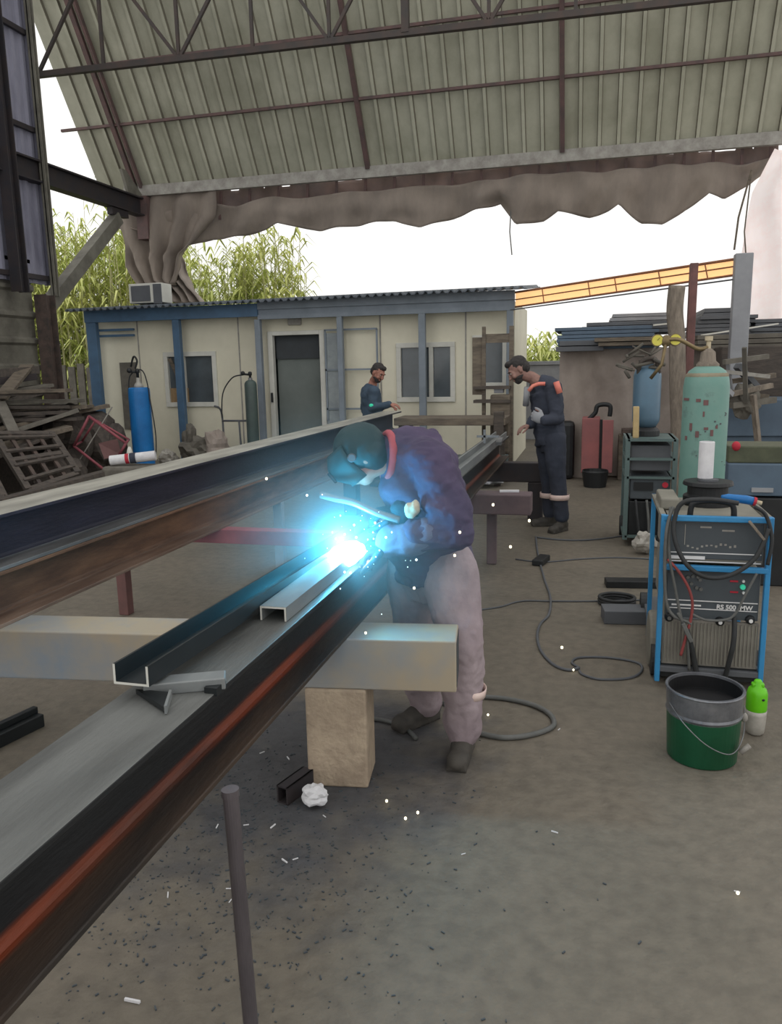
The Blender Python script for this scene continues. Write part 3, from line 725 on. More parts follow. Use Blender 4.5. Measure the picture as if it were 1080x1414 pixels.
# ============================================================ LEFT BACKGROUND
def regulator(parent, p, s=1.0, m='brass', stub=True):
    """valve stem, regulator body, two gauges, seen small"""
    p = V(p)
    MB().lathe(p, [(.016 * s, 0), (.016 * s, .05 * s), (.024 * s, .055 * s), (.024 * s, .09 * s), (.012 * s, .1 * s)], 12).build('valve', m, parent, smooth=True)
    MB().tube([p + V((-.005, 0, .06 * s)), p + V((-.07 * s, -.03 * s, .07 * s))], .014 * s, 10).ell(p + V((-.08 * s, -.035 * s, .08 * s)), (.028 * s,) * 3).build('regulator_body', m, parent, smooth=True)
def floor_cyl(x, y, r, h, name, lab, m, zb=0.0, rings=None):
    t = thing(name, lab, 'gas cylinder', (x, y, zb))
    prof = [(r * .93, 0), (r, .02)] + [(r, h - r * .8)] + [(r * math.cos(a), h - r * .8 + r * .8 * math.sin(a)) for a in (.35, .7, 1.0, 1.25)] + [(.03, h)]
    MB().lathe((x, y, zb), prof, 32).build('cylinder_body', m, t, smooth=True)
    MB().lathe((x, y, zb + h - .01), [(.035, 0), (.035, .04)], 16).build('neck_ring', 'steel', t)
    return t
# big blue cylinder
t = thing('gas_cylinder', 'bright blue gas cylinder with flat top and pale wire hoop by the cabin wall', 'gas cylinder', (-6.24, 10.3, 0))
x, y = P(195, 580, Y=10.3).x, 10.3
MB().lathe((x, y, 0), [(.145, 0), (.155, .02), (.155, 1.3), (.15, 1.345), (.13, 1.36)], 36).build('cylinder_body', 'cylblue', t, smooth=False, bevel=.004)
MB().lathe((x, y, 1.35), [(.075, 0), (.06, .05), (.028, .09), (.024, .15)], 18).build('neck', 'trim', t, smooth=True)
regulator(t, (x, y, 1.5), 1.3, 'black')
MB().tube(spline([(x - .1, y, 1.66), (x - .03, y - .02, 1.8), (x + .02, y - .02, 1.74), (x - .02, y - .02, 1.63)]), .014, 8).build('hose_loop', 'black', t, smooth=True)
MB().tube(spline([(x - .17, y, 1.25), (x - .14, y, 1.5), (x - .03, y, 1.6), (x + .08, y, 1.6), (x + .14, y, 1.45), (x + .17, y, 1.2), (x + .22, y, .7), (x + .2, y, .35)]), .009, 8).build('carry_wire', 'rubber', t, smooth=True)
# red cart frame
def redframe():
    Y = 9.3; t = thing('red_cart_frame', 'overturned red tubular cart frame lying against the timber heap', 'cart', P(140, 655, Y=Y))
    p = lambda x, y, dy=0: P(x, y, Y=Y + dy)
    A, B, C_, D = p(123, 575), p(174, 612), p(148, 652), p(102, 616)
    A2, B2, D2, C2 = p(132, 580, .35), p(178, 607, .35), p(113, 610, .35), p(166, 628, .35)
    f = MB()
    for a_, b_ in ((A, B), (D, C_), (A, D), (B, p(165, 628))): f.tube([a_, b_], .02, 8)
    for a_, b_ in ((A2, B2), (A2, D2), (A, A2), (B, B2), (D, D2)): f.tube([a_, b_], .016, 8)
    f.build('tube_frame', 'redframe', t, smooth=True)
    MB().add([p(136, 612, .1), p(162, 606, .25), p(168, 628, .3), p(144, 634, .1)], [(0, 1, 2, 3)]).build('tray_plate', 'cardred', t)
    MB().tube([p(97, 656), p(155, 562, .1)], .008, 6).build('thin_rod', 'trim', t)
redframe()
# rusty slotted pallets (two crates leaning), heap of boards
def lattice(c4, nx, ny, name, lab, m='wood2'):
    """open grid panel through four corner points (tl, tr, br, bl)"""
    t = thing(name, lab, 'pallet', c4[3]); tl, tr, br, bl = [V(c) for c in c4]
    f = lambda u, v: (tl * (1 - u) + tr * u) * (1 - v) + (bl * (1 - u) + br * u) * v
    fr = MB(); up = (tr - tl).cross(bl - tl).normalized()
    for u in (0, 1): fr.bar(f(u, 0), f(u, 1), .07, .09, up)
    for v in (0, .5, 1): fr.bar(f(0, v), f(1, v), .08, .07, up)
    fr.build('frame', m, t)
    for i in range(1, nx): MB().bar(f(i / nx, 0) , f(i / nx, 1), .04, .05, up).build('cross_slat', 'rust', t)
    for j in range(ny): MB().bar(f(0, (j + .5) / ny) - up * .05, f(1, (j + .5) / ny) - up * .05, .05, .03, up).build('back_slat', m, t)
lattice((P(-8, 600, Y=8.6), P(72, 600, Y=9.0), P(108, 655, Y=8.4), P(40, 678, Y=7.9)), 4, 4, 'wooden_pallet', 'reddish brown openwork pallet tilted against the timber heap at the left')
lattice((P(-80, 648, Y=7.7), P(-16, 640, Y=7.9), P(14, 700, Y=7.5), P(-60, 712, Y=7.2)), 4, 3, 'wooden_pallet', 'darker pallet at the very left bottom of the timber heap')
boards = [  # x0,y0,x1,y1, Ya, Yb, width, thick, material, label
    (-30, 612, 108, 566, 8.8, 9.6, .3, .05, 'wood3', 'long grey board on top of the lower timber heap'),
    (-30, 598, 150, 560, 9.0, 10.2, .22, .05, 'wood', 'long tan board reaching past the red cart frame'),
    (-30, 588, 108, 552, 9.2, 10.2, .25, .06, 'wood3', 'grey plank crossing the middle of the heap'),
    (-30, 565, 66, 538, 9.4, 10.4, .2, .08, 'wood2', 'dark beam end jutting from the middle of the heap'),
    (-30, 545, 68, 532, 9.8, 10.8, .3, .05, 'wood3', 'pale grey plank above the dark beam end'),
    (-30, 518, 48, 511, 10.0, 10.8, .32, .12, 'wood2', 'thick dark timber highest on the heap beside the rusty post'),
    (-30, 530, 44, 520, 9.9, 10.7, .3, .1, 'darksteel', 'black plate just under the topmost timber'),
    (-30, 625, 95, 590, 8.5, 9.4, .4, .06, 'wood', 'broad brown sheet slanting over the pallet'),
    (-30, 640, 70, 600, 8.3, 9.0, .25, .05, 'wood2', 'dark brown sheet behind the tilted pallet'),
    (70, 575, 135, 572, 9.9, 10.6, .3, .05, 'wood2', 'dark board lying behind the red cart frame'),
    (-30, 700, 148, 652, 7.2, 8.3, .18, .06, 'wood2', 'dark timber lying low in front of the pallet'),
    (-30, 712, 146, 664, 7.0, 8.1, .14, .05, 'wood3', 'grey timber edge lowest in front of the heap'),
    (0, 556, 30, 620, 9.3, 8.7, .14, .05, 'wood3', 'short plank sloping down the face of the heap'),
    (-20, 575, 38, 505, 9.0, 10.7, .2, .05, 'wood', 'plank leaning up toward the rusty post')]
for (xa, ya, xb, yb, Ya, Yb, w, th, m, lab) in boards:
    p, q = P(xa, ya, Y=Ya), P(xb, yb, Y=Yb)
    tag(MB().bar(p, q, w, th).build('scrap_board', m, bevel=.004), lab, 'board', None)
# heap core
tag(MB().prism([(7.3, 0), (10.6, 0), (10.8, 1.0), (10.2, 1.05), (9.4, .7), (8.5, .4)], 0, -9.3, -7.7).build('timber_heap_core', 'wood2'), 'dark mass of scrap timber filling the left corner beneath the boards', 'scrap heap')
for i_, (px_, py_, Y_, r_, lab_) in enumerate([(92, 590, 9.8, (.34, .3, .5), 'dark heap of tangled scrap at the end of the boards'), (128, 590, 10.1, (.3, .3, .46), 'dark lump of scrap behind the top of the red cart frame'), (154, 600, 10.2, (.2, .2, .36), 'low dark scrap between the red cart frame and the cylinder'), (80, 640, 9.0, (.3, .3, .26), 'dark scrap lump beneath the red cart frame')]):
    crumple((P(px_, py_, Y=Y_).x, Y_, 0), r_, lab_, 'wood2', seed=20 + i_, name='scrap_lump')
rnd = random.Random(21)
for i_ in range(12):
    Y_ = rnd.uniform(9.3, 10.3); z_ = .62 + i_ * .065; xr_ = P(rnd.uniform(60, 105), 560, Y=Y_).x
    tag(MB().bar((-9.1, Y_ - .2, z_), (xr_, Y_ + rnd.uniform(-.1, .4), z_ + rnd.uniform(-.04, .06)), rnd.uniform(.18, .3), .045).build('scrap_board', rnd.choice(['wood', 'wood2', 'wood3', 'wood2'])), 'rough board layered in the core of the left timber heap', 'board', 'boards layered inside the timber heap')
# trunk offcut with a paper roll and rag
def rollthing():
    p, q = P(152, 636, Y=8.3), P(215, 629, Y=8.5)
    t = thing('paper_roll', 'white paper roll lying on the stump in front of the blue cylinder', 'paper roll', (p + q) / 2)
    MB().tube([p, q], .06, 18).build('roll', 'paper', t, smooth=False, bevel=.003)
    m_ = (p + q) / 2 + (q - p) * .0
    MB().tube([m_ - (q - p) * .06, m_ + (q - p) * .07], .065, 18).build('dark_band', 'navy', t)
    MB().tube([m_ - (q - p) * .16, m_ - (q - p) * .08], .062, 18).build('red_band', 'redprint', t)
    MB().tube([p - (q - p) * .01, p - (q - p) * .02], .03, 14).build('core_hole', 'black', t)
    s0 = P(183, 655, Y=8.4)
    tag(MB().bb((s0.x - .3, s0.y - .2, 0), (s0.x + .28, s0.y + .2, p.z - .065)).build('wood_stump', 'wood3', bevel=.04), 'squat grey wooden stump carrying the white paper roll', 'stump')
    tag(MB().lathe((P(183, 610, Y=8.7).x, 8.62, p.z - .065), [(.04, 0), (.045, .1), (.03, .16), (.015, .2)], 14).build('white_jug', 'white', smooth=True), 'small white plastic jug standing behind the paper roll', 'jug')
rollthing()
# dark green cylinder on a trolley by the cabin
def gtrolley():
    x, y = P(348, 570, Y=12.0).x, 12.0
    t = floor_cyl(x, y, .1, 1.42, 'gas_cylinder', 'slim dark green gas cylinder standing by the blue porch post left of the door', 'cylgreen')
    regulator(t, (x, y, 1.42), 1.3, 'black')
    t2 = thing('cylinder_trolley', 'thin grey tubular trolley beside the dark green cylinder', 'trolley', (x - .45, y, 0))
    f = MB()
    f.tube(spline([(x - .62, y - .1, 1.0), (x - .55, y, .9), (x - .53, y, .4), (x - .5, y, .05)]), .017, 8)
    f.tube([(x - .22, y, .05), (x - .24, y, .75)], .017, 8); f.tube([(x - .54, y, .75), (x - .08, y, .75)], .017, 8); f.tube([(x - .5, y, .3), (x - .22, y, .3)], .015, 8)
    f.build('frame', 'dgrey', t2, smooth=True)
    for xx in (x - .56, x - .16): MB().lathe((xx, y - .04, .1), [(.1, 0), (.1, .05)], 18, ax=(1, 0, 0)).build('wheel', 'rubber', t2)
    tag(MB().tube(spline([(x - .1, y - .05, 1.5), (x - .3, y - .05, 1.45), (x - .48, y - .05, 1.2), (x - .52, y - .05, .8)]), .011, 8).build('gas_hose', 'rubber'), 'thin dark hose curving from the green cylinder regulator to the trolley', 'hose')
gtrolley()
for i, (px, py, r, m, lab) in enumerate([(275, 622, (.3, .2, .2), 'wood3', 'grey heap of rags under the cabin window'), (298, 612, (.22, .18, .24), 'canvas', 'crumpled sacking beside the blue porch post'), (262, 600, (.14, .12, .3), 'wood3', 'torn board stub leaning beside the second blue post'), (232, 628, (.16, .14, .12), 'clearw', 'pale bucket sized lump right of the blue cylinder')]):
    q = P(px, py, Y=11.9); crumple((q.x, 11.9, 0), (r[0], r[1], r[2] * 1.1), lab, m, seed=i * 3, name='scrap_heap')
tag(MB().bar((-5.2 + .95, 12.2, .02), (-5.2 + .95, 12.2, .42), .3, .3).box((-4.25, 12.2, .45), (.36, .36, .04)).build('small_stool', 'dgrey', bevel=.01), 'low dark box stool beside the open cabin door', 'stool')

# bench / wooden frame right of the welder and tool shelf
def bench():
    t = thing('work_bench', 'long weathered wooden bench in front of the cabin under the second window', 'bench', (-1.9, 10.6, 0))
    MB().bb((-2.6, 10.3, .8), (-1.1, 10.9, .9)).build('bench_top', 'wood', t, bevel=.01)
    MB().bb((-2.6, 10.32, .3), (-1.1, 10.8, .36)).build('lower_shelf', 'rackgreen', t, bevel=.005)
    MB().bb((-1.25, 10.28, .55), (-1.12, 10.4, .98)).build('vice_block', 'wood2', t, bevel=.01)
    for x in (-2.5, -1.2):
        for y in (10.36, 10.84): MB().bb((x - .04, y - .04, 0), (x + .04, y + .04, .8)).build('leg', 'wood2', t)
bench()
def toolframe():
    Y = 11.0; t = thing('tool_stand', 'tall rough wooden stand with shelves in front of the third cabin window', 'stand', (-1.4, Y, 0))
    x0, x1, x2 = P(655, 500, Y=Y).x, P(668, 500, Y=Y).x, P(706, 500, Y=Y).x
    for x, w in ((x1, .05), (x2, .06)): MB().bb((x - w / 2, Y, 0), (x + w / 2, Y + .05, 2.1)).build('leg', 'wood', t)
    zt = P(680, 463, Y=Y).z
    MB().bb((x0 - .03, Y + .02, P(0, 552, Y=Y).z), (x1, Y + .05, P(655, 466, Y=Y).z)).build('side_board', 'wood', t)
    MB().bb((x1, Y + .02, zt - .1), (x2, Y + .06, zt + .02)).build('top_board', 'wood', t)
    for y_ in (533, 552): z = P(680, y_, Y=Y).z; MB().bb((x0, Y - .1, z - .04), (x2, Y + .15, z)).build('shelf', 'wood2', t)
    z = P(680, 545, Y=Y).z; tag(MB().bb((x1 + .15, Y - .06, z + .02), (x2 - .1, Y + .08, z + .1)).build('tin_box', 'lgrey', bevel=.01), 'small pale box on the middle shelf of the wooden stand', 'box')
    MB().bb((x2 - .28, Y - .06, .35), (x2 - .0, Y - .0, 1.18)).build('hanging_sack', 'wood', t, bevel=.03)
toolframe()
crumple((-1.5, 10.2, 0), (.35, .2, .14), 'pile of pale offcuts on the floor below the wooden stand', 'lgrey', seed=9, name='offcut_pile')

# ============================================================ RIGHT BACKGROUND
def wall_scrap():
    t = thing('canvas_pile', 'high stack covered by dusty brown canvas behind the red tool cabinet', 'covered stack', (.6, 11.6, 0))
    vs = []; nx, nz = 60, 26
    for j in range(nz + 1):
        for i in range(nx + 1):
            x = -.46 + 3.4 * i / nx; z = 1.78 * j / nz + .02 * math.sin(x * 4)
            vs.append(V((x, 11.3 + .07 * noise.noise(V((x * 3, z * 1.2, 0))) * 2 + .03 * math.sin(x * 18 + z * 2), z)))
    r = nx + 1
    MB().add(vs, [(j * r + i, j * r + i + 1, (j + 1) * r + i + 1, (j + 1) * r + i) for j in range(nz) for i in range(nx)]).build('canvas_cover', 'canvas', t, smooth=True, recalc=False)
    MB().bb((-.45, 11.42, 0), (2.9, 12.6, 1.76)).build('stack_core', 'wood2', t)
wall_scrap()
slabs = [  # px0,py_top,px1,py_bot, Y, dz, depth, mat, label
    (771, 452, 905, 480, 11.2, 1.2, 'bluesheet', 'lowest blue grey steel bundle on the canvas stack'),
    (772, 470, 838, 484, 11.0, .3, 'dgrey', 'dark plate edge jutting below the blue grey bundle'),
    (806, 445, 935, 458, 11.3, 1.1, 'dgrey', 'dark plate bundle above the blue grey bundle'),
    (842, 433, 938, 446, 11.4, 1.0, 'lgrey', 'pale grey plate bundle on top left of the wooden pole'),
    (822, 466, 905, 476, 10.9, .3, 'wood', 'tan timber laid across the front of the plate bundles'),
    (962, 436, 1040, 462, 11.3, 1.2, 'dgrey', 'dark grey sheet bundle right of the red post'),
    (968, 425, 1022, 437, 11.5, 1.0, 'dgrey', 'small dark sheet stack topmost right of the red post'),
    (960, 462, 1100, 480, 11.0, 1.1, 'wood3', 'long grey brown timber below the dark sheet bundle'),
    (975, 486, 1100, 499, 10.9, 1.1, 'black', 'black channel section under the grey brown timber'),
    (1040, 440, 1110, 462, 11.6, 1.0, 'dgrey', 'dark sheet bundle at the far right end of the stack')]
for (xa, ya, xb, yb, Y, dep, m, lab) in slabs:
    p, q = P(xa, ya, Y=Y), P(xb, yb, Y=Y)
    mb = MB(); n = max(2, int(abs(p.z - q.z) / .05)); z0 = min(p.z, q.z); hh = abs(p.z - q.z) / n
    rnd = random.Random(xa)
    for i in range(n):
        e = rnd.uniform(-.05, .05); mb.bb((p.x + e, Y + rnd.uniform(0, .04), z0 + i * hh), (q.x + e, Y + dep, z0 + (i + .86) * hh))
    tag(mb.build('metal_bundle' if 'wood' not in m else 'timber', m, bevel=.004), lab, 'bundle')
tag(MB().bar(P(968, 463, Y=11.2), P(1075, 447, Y=11.2), .04, .02).build('pale_rod', 'white'), 'pale thin rod lying along the dark bundles at the right', 'rod')
tag(MB().bar(P(902, 449, Y=11.22), P(923, 447, Y=11.22), .05, .02).build('bright_strip', 'white'), 'short bright strip beside the wooden pole', 'strip')
# junk hanging & piled between x 975 and 1060
rnd = random.Random(11)
junk = [(1000, 500, 1060, 492, 'wood3', .05), (990, 512, 1062, 520, 'trim', .04), (1000, 528, 1070, 518, 'wood', .05), (1002, 546, 1066, 532, 'bark', .05), (1010, 560, 1070, 552, 'wood3', .06), (1005, 498, 1012, 560, 'lgrey', .03), (1028, 480, 1030, 556, 'logs', .035), (1040, 545, 1056, 700, 'bark', .045), (998, 540, 1060, 548, 'wood', .05), (1018, 505, 1045, 535, 'dgrey', .06), (985, 520, 1010, 545, 'lgrey', .05)]
names = ['top', 'second', 'third', 'fourth', 'fifth']
jl = ['grey slat at the top of the junk right of the teal cylinder', 'pale batten sloping down through the junk at the right', 'tan batten crossing the junk under the pale one', 'light wooden batten ending above the dark blue box', 'grey wooden rail just above the dark blue box', 'thin pale upright rod at the left edge of the junk', 'dark upright branch standing through the junk', 'long pale handle leaning in front of the dark blue box', 'tan slat crossing behind the leaning handle', 'short dark grey bar slanting in the middle of the junk', 'short pale bar beside the shoulder of the teal cylinder']
for (xa, ya, xb, yb, m, w), lab in zip(junk, jl):
    Y = rnd.uniform(8.6, 9.2); tag(MB().bar(P(xa, ya, Y=Y), P(xb, yb, Y=Y + .2), w * 1.2, w).build('junk_batten', m), lab, 'batten')
q = P(1030, 560, Y=9.0); crumple((q.x, 9.05, q.z - .15), (.14, .12, .17), 'grey round bag hanging under the battens at the right', 'wood3', seed=5, name='hanging_bag')
tag(MB().bb((P(990, 600, Y=9.4).x, 9.4, .75), (3.4, 10.2, 1.15)).bb((P(990, 600, Y=9.4).x + .05, 9.45, 0), (3.3, 10.1, .75)).build('blue_bin', 'bluesheet', bevel=.01), 'dark blue steel bin behind the leaning handle at the right', 'bin')
tag(MB().bb((1.5, 10.4, 0), (4.2, 11.0, 1.75)).build('junk_backing', 'wood2', bevel=.02), 'dark brown board stack filling the corner behind the blue bin', 'board stack')
# red tool cabinet
def redcab():
    t = thing('tool_cabinet', 'red metal tool cabinet with open door behind the standing man', 'cabinet', (.03, 10.9, 0))
    x0, x1, x2 = P(803, 620, Y=10.8).x, P(828, 620, Y=10.8).x, P(846, 620, Y=10.8).x
    MB().bb((x0, 10.8, .12), (x1, 11.2, .86)).build('cabinet_body', 'redpaint', t, bevel=.01)
    MB().bb((x1 + .03, 10.7, .14), (x2, 10.74, .84)).build('open_door', 'redpaint', t, bevel=.006)
    MB().bb((x1 - .005, 10.79, .14), (x1 + .03, 10.82, .84)).build('dark_gap', 'black', t)
    for x in (x0 + .05, x1 - .05): MB().lathe((x - .02, 10.9, .06), [(.06, 0), (.06, .04)], 14, ax=(1, 0, 0)).build('wheel', 'rubber', t)
    tag(MB().tube(spline([P(812, 580, Y=10.85), P(822, 570, Y=10.85), P(826, 560, Y=10.85), P(842, 560, Y=10.85), P(842, 575, Y=10.85)]), .03, 8).build('coiled_hose', 'black', smooth=True), 'black hose draped on top of the red tool cabinet', 'hose')
    tag(MB().lathe((P(822, 650, Y=10.4).x, 10.4, 0), [(.14, 0), (.17, .2), (.16, .22), (.13, .02)], 20).build('dark_tub', 'black'), 'black tub on the floor in front of the red tool cabinet', 'tub')
    tag(MB().bb((x0 - .35, 11.0, 0), (x0 - .1, 11.25, .8)).build('dark_bag', 'black', bevel=.06), 'black upright bag between the standing man and the red cabinet', 'bag')
    tag(MB().bb((x2 + .08, 11.0, 0), (x2 + .75, 11.2, .62)).build('cardboard_stack', 'wood', bevel=.01), 'brown stacked boxes right of the red cabinet', 'boxes')
    tag(MB().bb((x2 + .12, 10.95, .63), (x2 + .55, 11.2, .7)).build('rust_plate', 'rust', bevel=.005), 'rusty plate lying on the brown boxes', 'plate')
redcab()
# wooden pole, red post, orange canopy
q = P(934, 640, Y=9.6)
rnd = random.Random(2)
pts = [P(938, 676, Y=9.5)] + [P(x, y, Y=9.5) for x, y in ((938, 600), (936, 540), (935, 470), (932, 430), (935, 395))]; pts[0].z = 0
tag(MB().tube(spline(pts, 5), .09, 12).build('wooden_pole', 'bark', smooth=True), 'thick bare wooden pole standing beside the red post', 'pole')
q0, q1 = P(948, 560, Y=9.75), P(951, 364, Y=9.75)
tag(MB().bb((q0.x - .035, 9.7, 0), (q0.x + .05, 9.82, q1.z)).bb((q0.x - .035, 9.69, 0), (q0.x - .02, 9.7, q1.z)).build('red_post', 'rustred', bevel=.005), 'square red steel post behind the teal cylinder reaching the orange canopy', 'post')
def canopy():
    A0, A1 = P(712, 404, Y=12.6), P(1036, 355, Y=9.9); B0, B1 = P(712, 424, Y=12.6), P(1036, 377, Y=9.9)
    t = thing('orange_canopy', 'sunlit orange canopy edge with thin steel rails rising to the right', 'canopy', B0)
    back = V((.3, 3.0, .0))
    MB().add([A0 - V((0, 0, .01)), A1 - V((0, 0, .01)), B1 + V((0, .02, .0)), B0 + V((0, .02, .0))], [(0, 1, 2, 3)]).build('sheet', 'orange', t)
    for a_, b_, r_ in ((A0, A1, .016), (B0, B1, .014), (A0.lerp(B0, .5), A1.lerp(B1, .45), .009)): MB().tube([a_ + V((0, -.03, 0)), b_ + V((0, -.03, 0))], r_, 8).build('rail', 'canopyrail', t)
    for u in (.15, .38, .5, .68, .85): MB().tube([A0.lerp(A1, u) + V((0, -.04, 0)), B0.lerp(B1, u + .01) + V((0, -.04, 0))], .008, 6).build('tie', 'canopyrail', t)
    C0, C1 = P(705, 428, Y=12.2), P(1020, 385, Y=9.9)
    tag(MB().tube([C0, C1], .01, 6).build('hanging_wire', 'dgrey'), 'thin dark wire strung just under the orange canopy', 'wire')
canopy()
q = P(1024, 400, Y=9.9)
tag(MB().bb((q.x - .09, 9.85, 0), (q.x + .1, 10.0, P(1024, 350, Y=9.9).z)).build('grey_post', 'lgrey', bevel=.01), 'pale grey post holding the right end of the orange canopy', 'post')
# white plastic sheet hanging at the far right
def wsheet():
    t = thing('plastic_sheet', 'white plastic sheet hanging at the right edge of the opening', 'plastic sheet', P(1060, 440, Y=15.2))
    L_ = [(1070, 205), (1040, 265), (1030, 310), (1022, 355), (1034, 400), (1038, 442)]; R_ = [(1180, 190), (1180, 300), (1180, 450)]
    vs = []; rows, cs = 24, 16
    for j in range(rows + 1):
        y = L_[0][1] + (L_[-1][1] - L_[0][1]) * j / rows; xl = interp([(b, a) for a, b in L_], y)
        for i in range(cs + 1):
            u = i / cs; p = P(xl + (1180 - xl) * u, y, Y=15.2); p.y += .12 * math.sin(u * 16 + math.sin(j * .3)) ; vs.append(p)
    r = cs + 1
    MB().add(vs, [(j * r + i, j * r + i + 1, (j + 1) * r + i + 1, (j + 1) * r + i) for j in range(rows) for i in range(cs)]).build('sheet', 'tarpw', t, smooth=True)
wsheet()
tag(MB().tube([P(1038, 235, Y=15.1), P(1020, 300, Y=15.1), P(1014, 345, Y=15.1)], .018, 6).tube([P(1038, 235, Y=15.1), P(1028, 320, Y=15.1), P(1030, 350, Y=15.1)], .013, 6).build('dangling_rope', 'wood'), 'frayed rope hanging in front of the white plastic sheet', 'rope')

# ============================================================ RACK WITH BLUE CYLINDER
def rack():
    x0, x1, y0, y1, h = P(866, 740, z=0).x, 0, 6.95, 7.55, 0
    y0 = 7.0; x0 = P(864, 700, Y=y0).x; x1 = P(932, 640, Y=y0).x; h = P(870, 606, Y=y0).z
    t = thing('welding_cart', 'grey green welding cart on the right carrying the small blue cylinder', 'cart', ((x0 + x1) / 2, y0, 0))
    for x, y in ((x0, y0), (x1, y0), (x0, y0 + .55), (x1, y0 + .55)): MB().bb((x - .02, y - .02, .06), (x + .02, y + .02, h)).build('upright', 'rackgreen', t, bevel=.003)
    for z in (h, .78, .62, .1):
        f = MB(); f.bb((x0, y0 - .02, z - .02), (x1, y0 + .02, z)); f.bb((x0, y0 + .53, z - .02), (x1, y0 + .57, z)); f.bb((x0 - .02, y0, z - .02), (x0 + .02, y0 + .55, z)); f.bb((x1 - .02, y0, z - .02), (x1 + .02, y0 + .55, z)); f.build('rail', 'rackgreen', t)
    MB().bb((x0, y0, h - .015), (x1, y0 + .55, h)).build('top_tray', 'rackgreen', t)
    MB().bb((x0 + .03, y0 + .05, .66), (x1 - .03, y0 + .5, h - .06)).build('feeder_unit', 'dgrey', t, bevel=.01)
    mu = MB().bb((x0 + .03, y0 + .0, .42), (x1 - .03, y0 + .5, .62)).build('power_unit', 'machgrey', t, bevel=.01)
    k = P(919, 657, Y=y0); MB().lathe((k.x, y0 - .02, .55), [(.025, 0), (.022, .03)], 16, ax=(0, 1, 0)).build('red_switch', 'redprint', mu)
    MB().bb((x0 + .06, y0 - .012, .5), (x0 + .22, y0 + .0, .57)).build('black_display', 'black', mu)
    MB().bb((x0 + .02, y0 + .02, .1), (x1 - .02, y0 + .5, .4)).build('lower_case', 'black', t, bevel=.01)
    for i in range(4):
        xx = x0 + .08 + i * .09; MB().tube(spline([(xx, y0 - .03, .42), (xx + .02, y0 - .06, .25), (xx + .05 - .02 * i, y0 - .05, .05)]), .011, 8).build('cable', 'hosegrey' if i % 2 else 'rubber', t, smooth=True)
    for x in (x0, x1): MB().lathe((x - .03, y0 + .48, .09), [(.09, 0), (.09, .05)], 20, ax=(1, 0, 0)).build('wheel', 'rubber', t)
    # blue cylinder on a black ring
    cx = P(893, 550, Y=7.3).x; zt = P(893, 515, Y=7.3).z
    tag(MB().lathe((cx, 7.3, h), [(.12, 0), (.12, .05), (.09, .08)], 28).build('black_ring', 'black', bevel=.004), 'black base ring under the small blue cylinder on the cart', 'ring')
    c_ = thing('gas_cylinder', 'short dull blue gas cylinder standing on the grey green cart', 'gas cylinder', (cx, 7.3, h + .08))
    MB().lathe((cx, 7.3, h + .08), [(.085, 0), (.115, .05), (.118, .08), (.118, zt - h - .1), (.1, zt - h - .04), (.04, zt - h)], 32).build('cylinder_body', 'cylblue2', c_, smooth=True)
    MB().tube(spline([(cx - .08, 7.25, zt - .02), (cx - .06, 7.2, zt + .1), (cx + .05, 7.2, zt + .12), (cx + .09, 7.25, zt)]), .018, 8).build('guard_handle', 'wood2', c_, smooth=True)
    MB().lathe((cx, 7.3, zt - .01), [(.03, 0), (.03, .08), (.05, .09), (.05, .14)], 14).build('valve', 'rust', c_)
    tw = MB(); rn = random.Random(5)
    for i in range(16):
        a_ = V((cx + rn.uniform(-.25, .12), 7.2 + rn.uniform(-.05, .1), zt + rn.uniform(.0, .16)))
        tw.tube([a_, a_ + V((rn.uniform(-.16, .16), rn.uniform(-.05, .05), rn.uniform(-.06, .1)))], rn.uniform(.007, .016), 6)
    tag(tw.build('twisted_hoses', 'logs', smooth=True), 'tangle of grey hose ends heaped above the small blue cylinder', 'hoses')
    q = P(878, 590, Y=7.15)
    tag(MB().bar((q.x - .0, 7.1, h), (q.x - .005, 7.1, h + .27), .05, .05).build('wooden_stick', mat('pale_wood', 'c0aa7c', 'a8926a'), bevel=.006), 'pale wooden stick standing left of the small blue cylinder', 'stick')
    q = P(890, 765, z=0)
    crumple((q.x, q.y, 0), (.09, .08, .09), 'pale rag lump on the floor before the grey green cart', 'clearw', seed=2, name='rag')
rack()

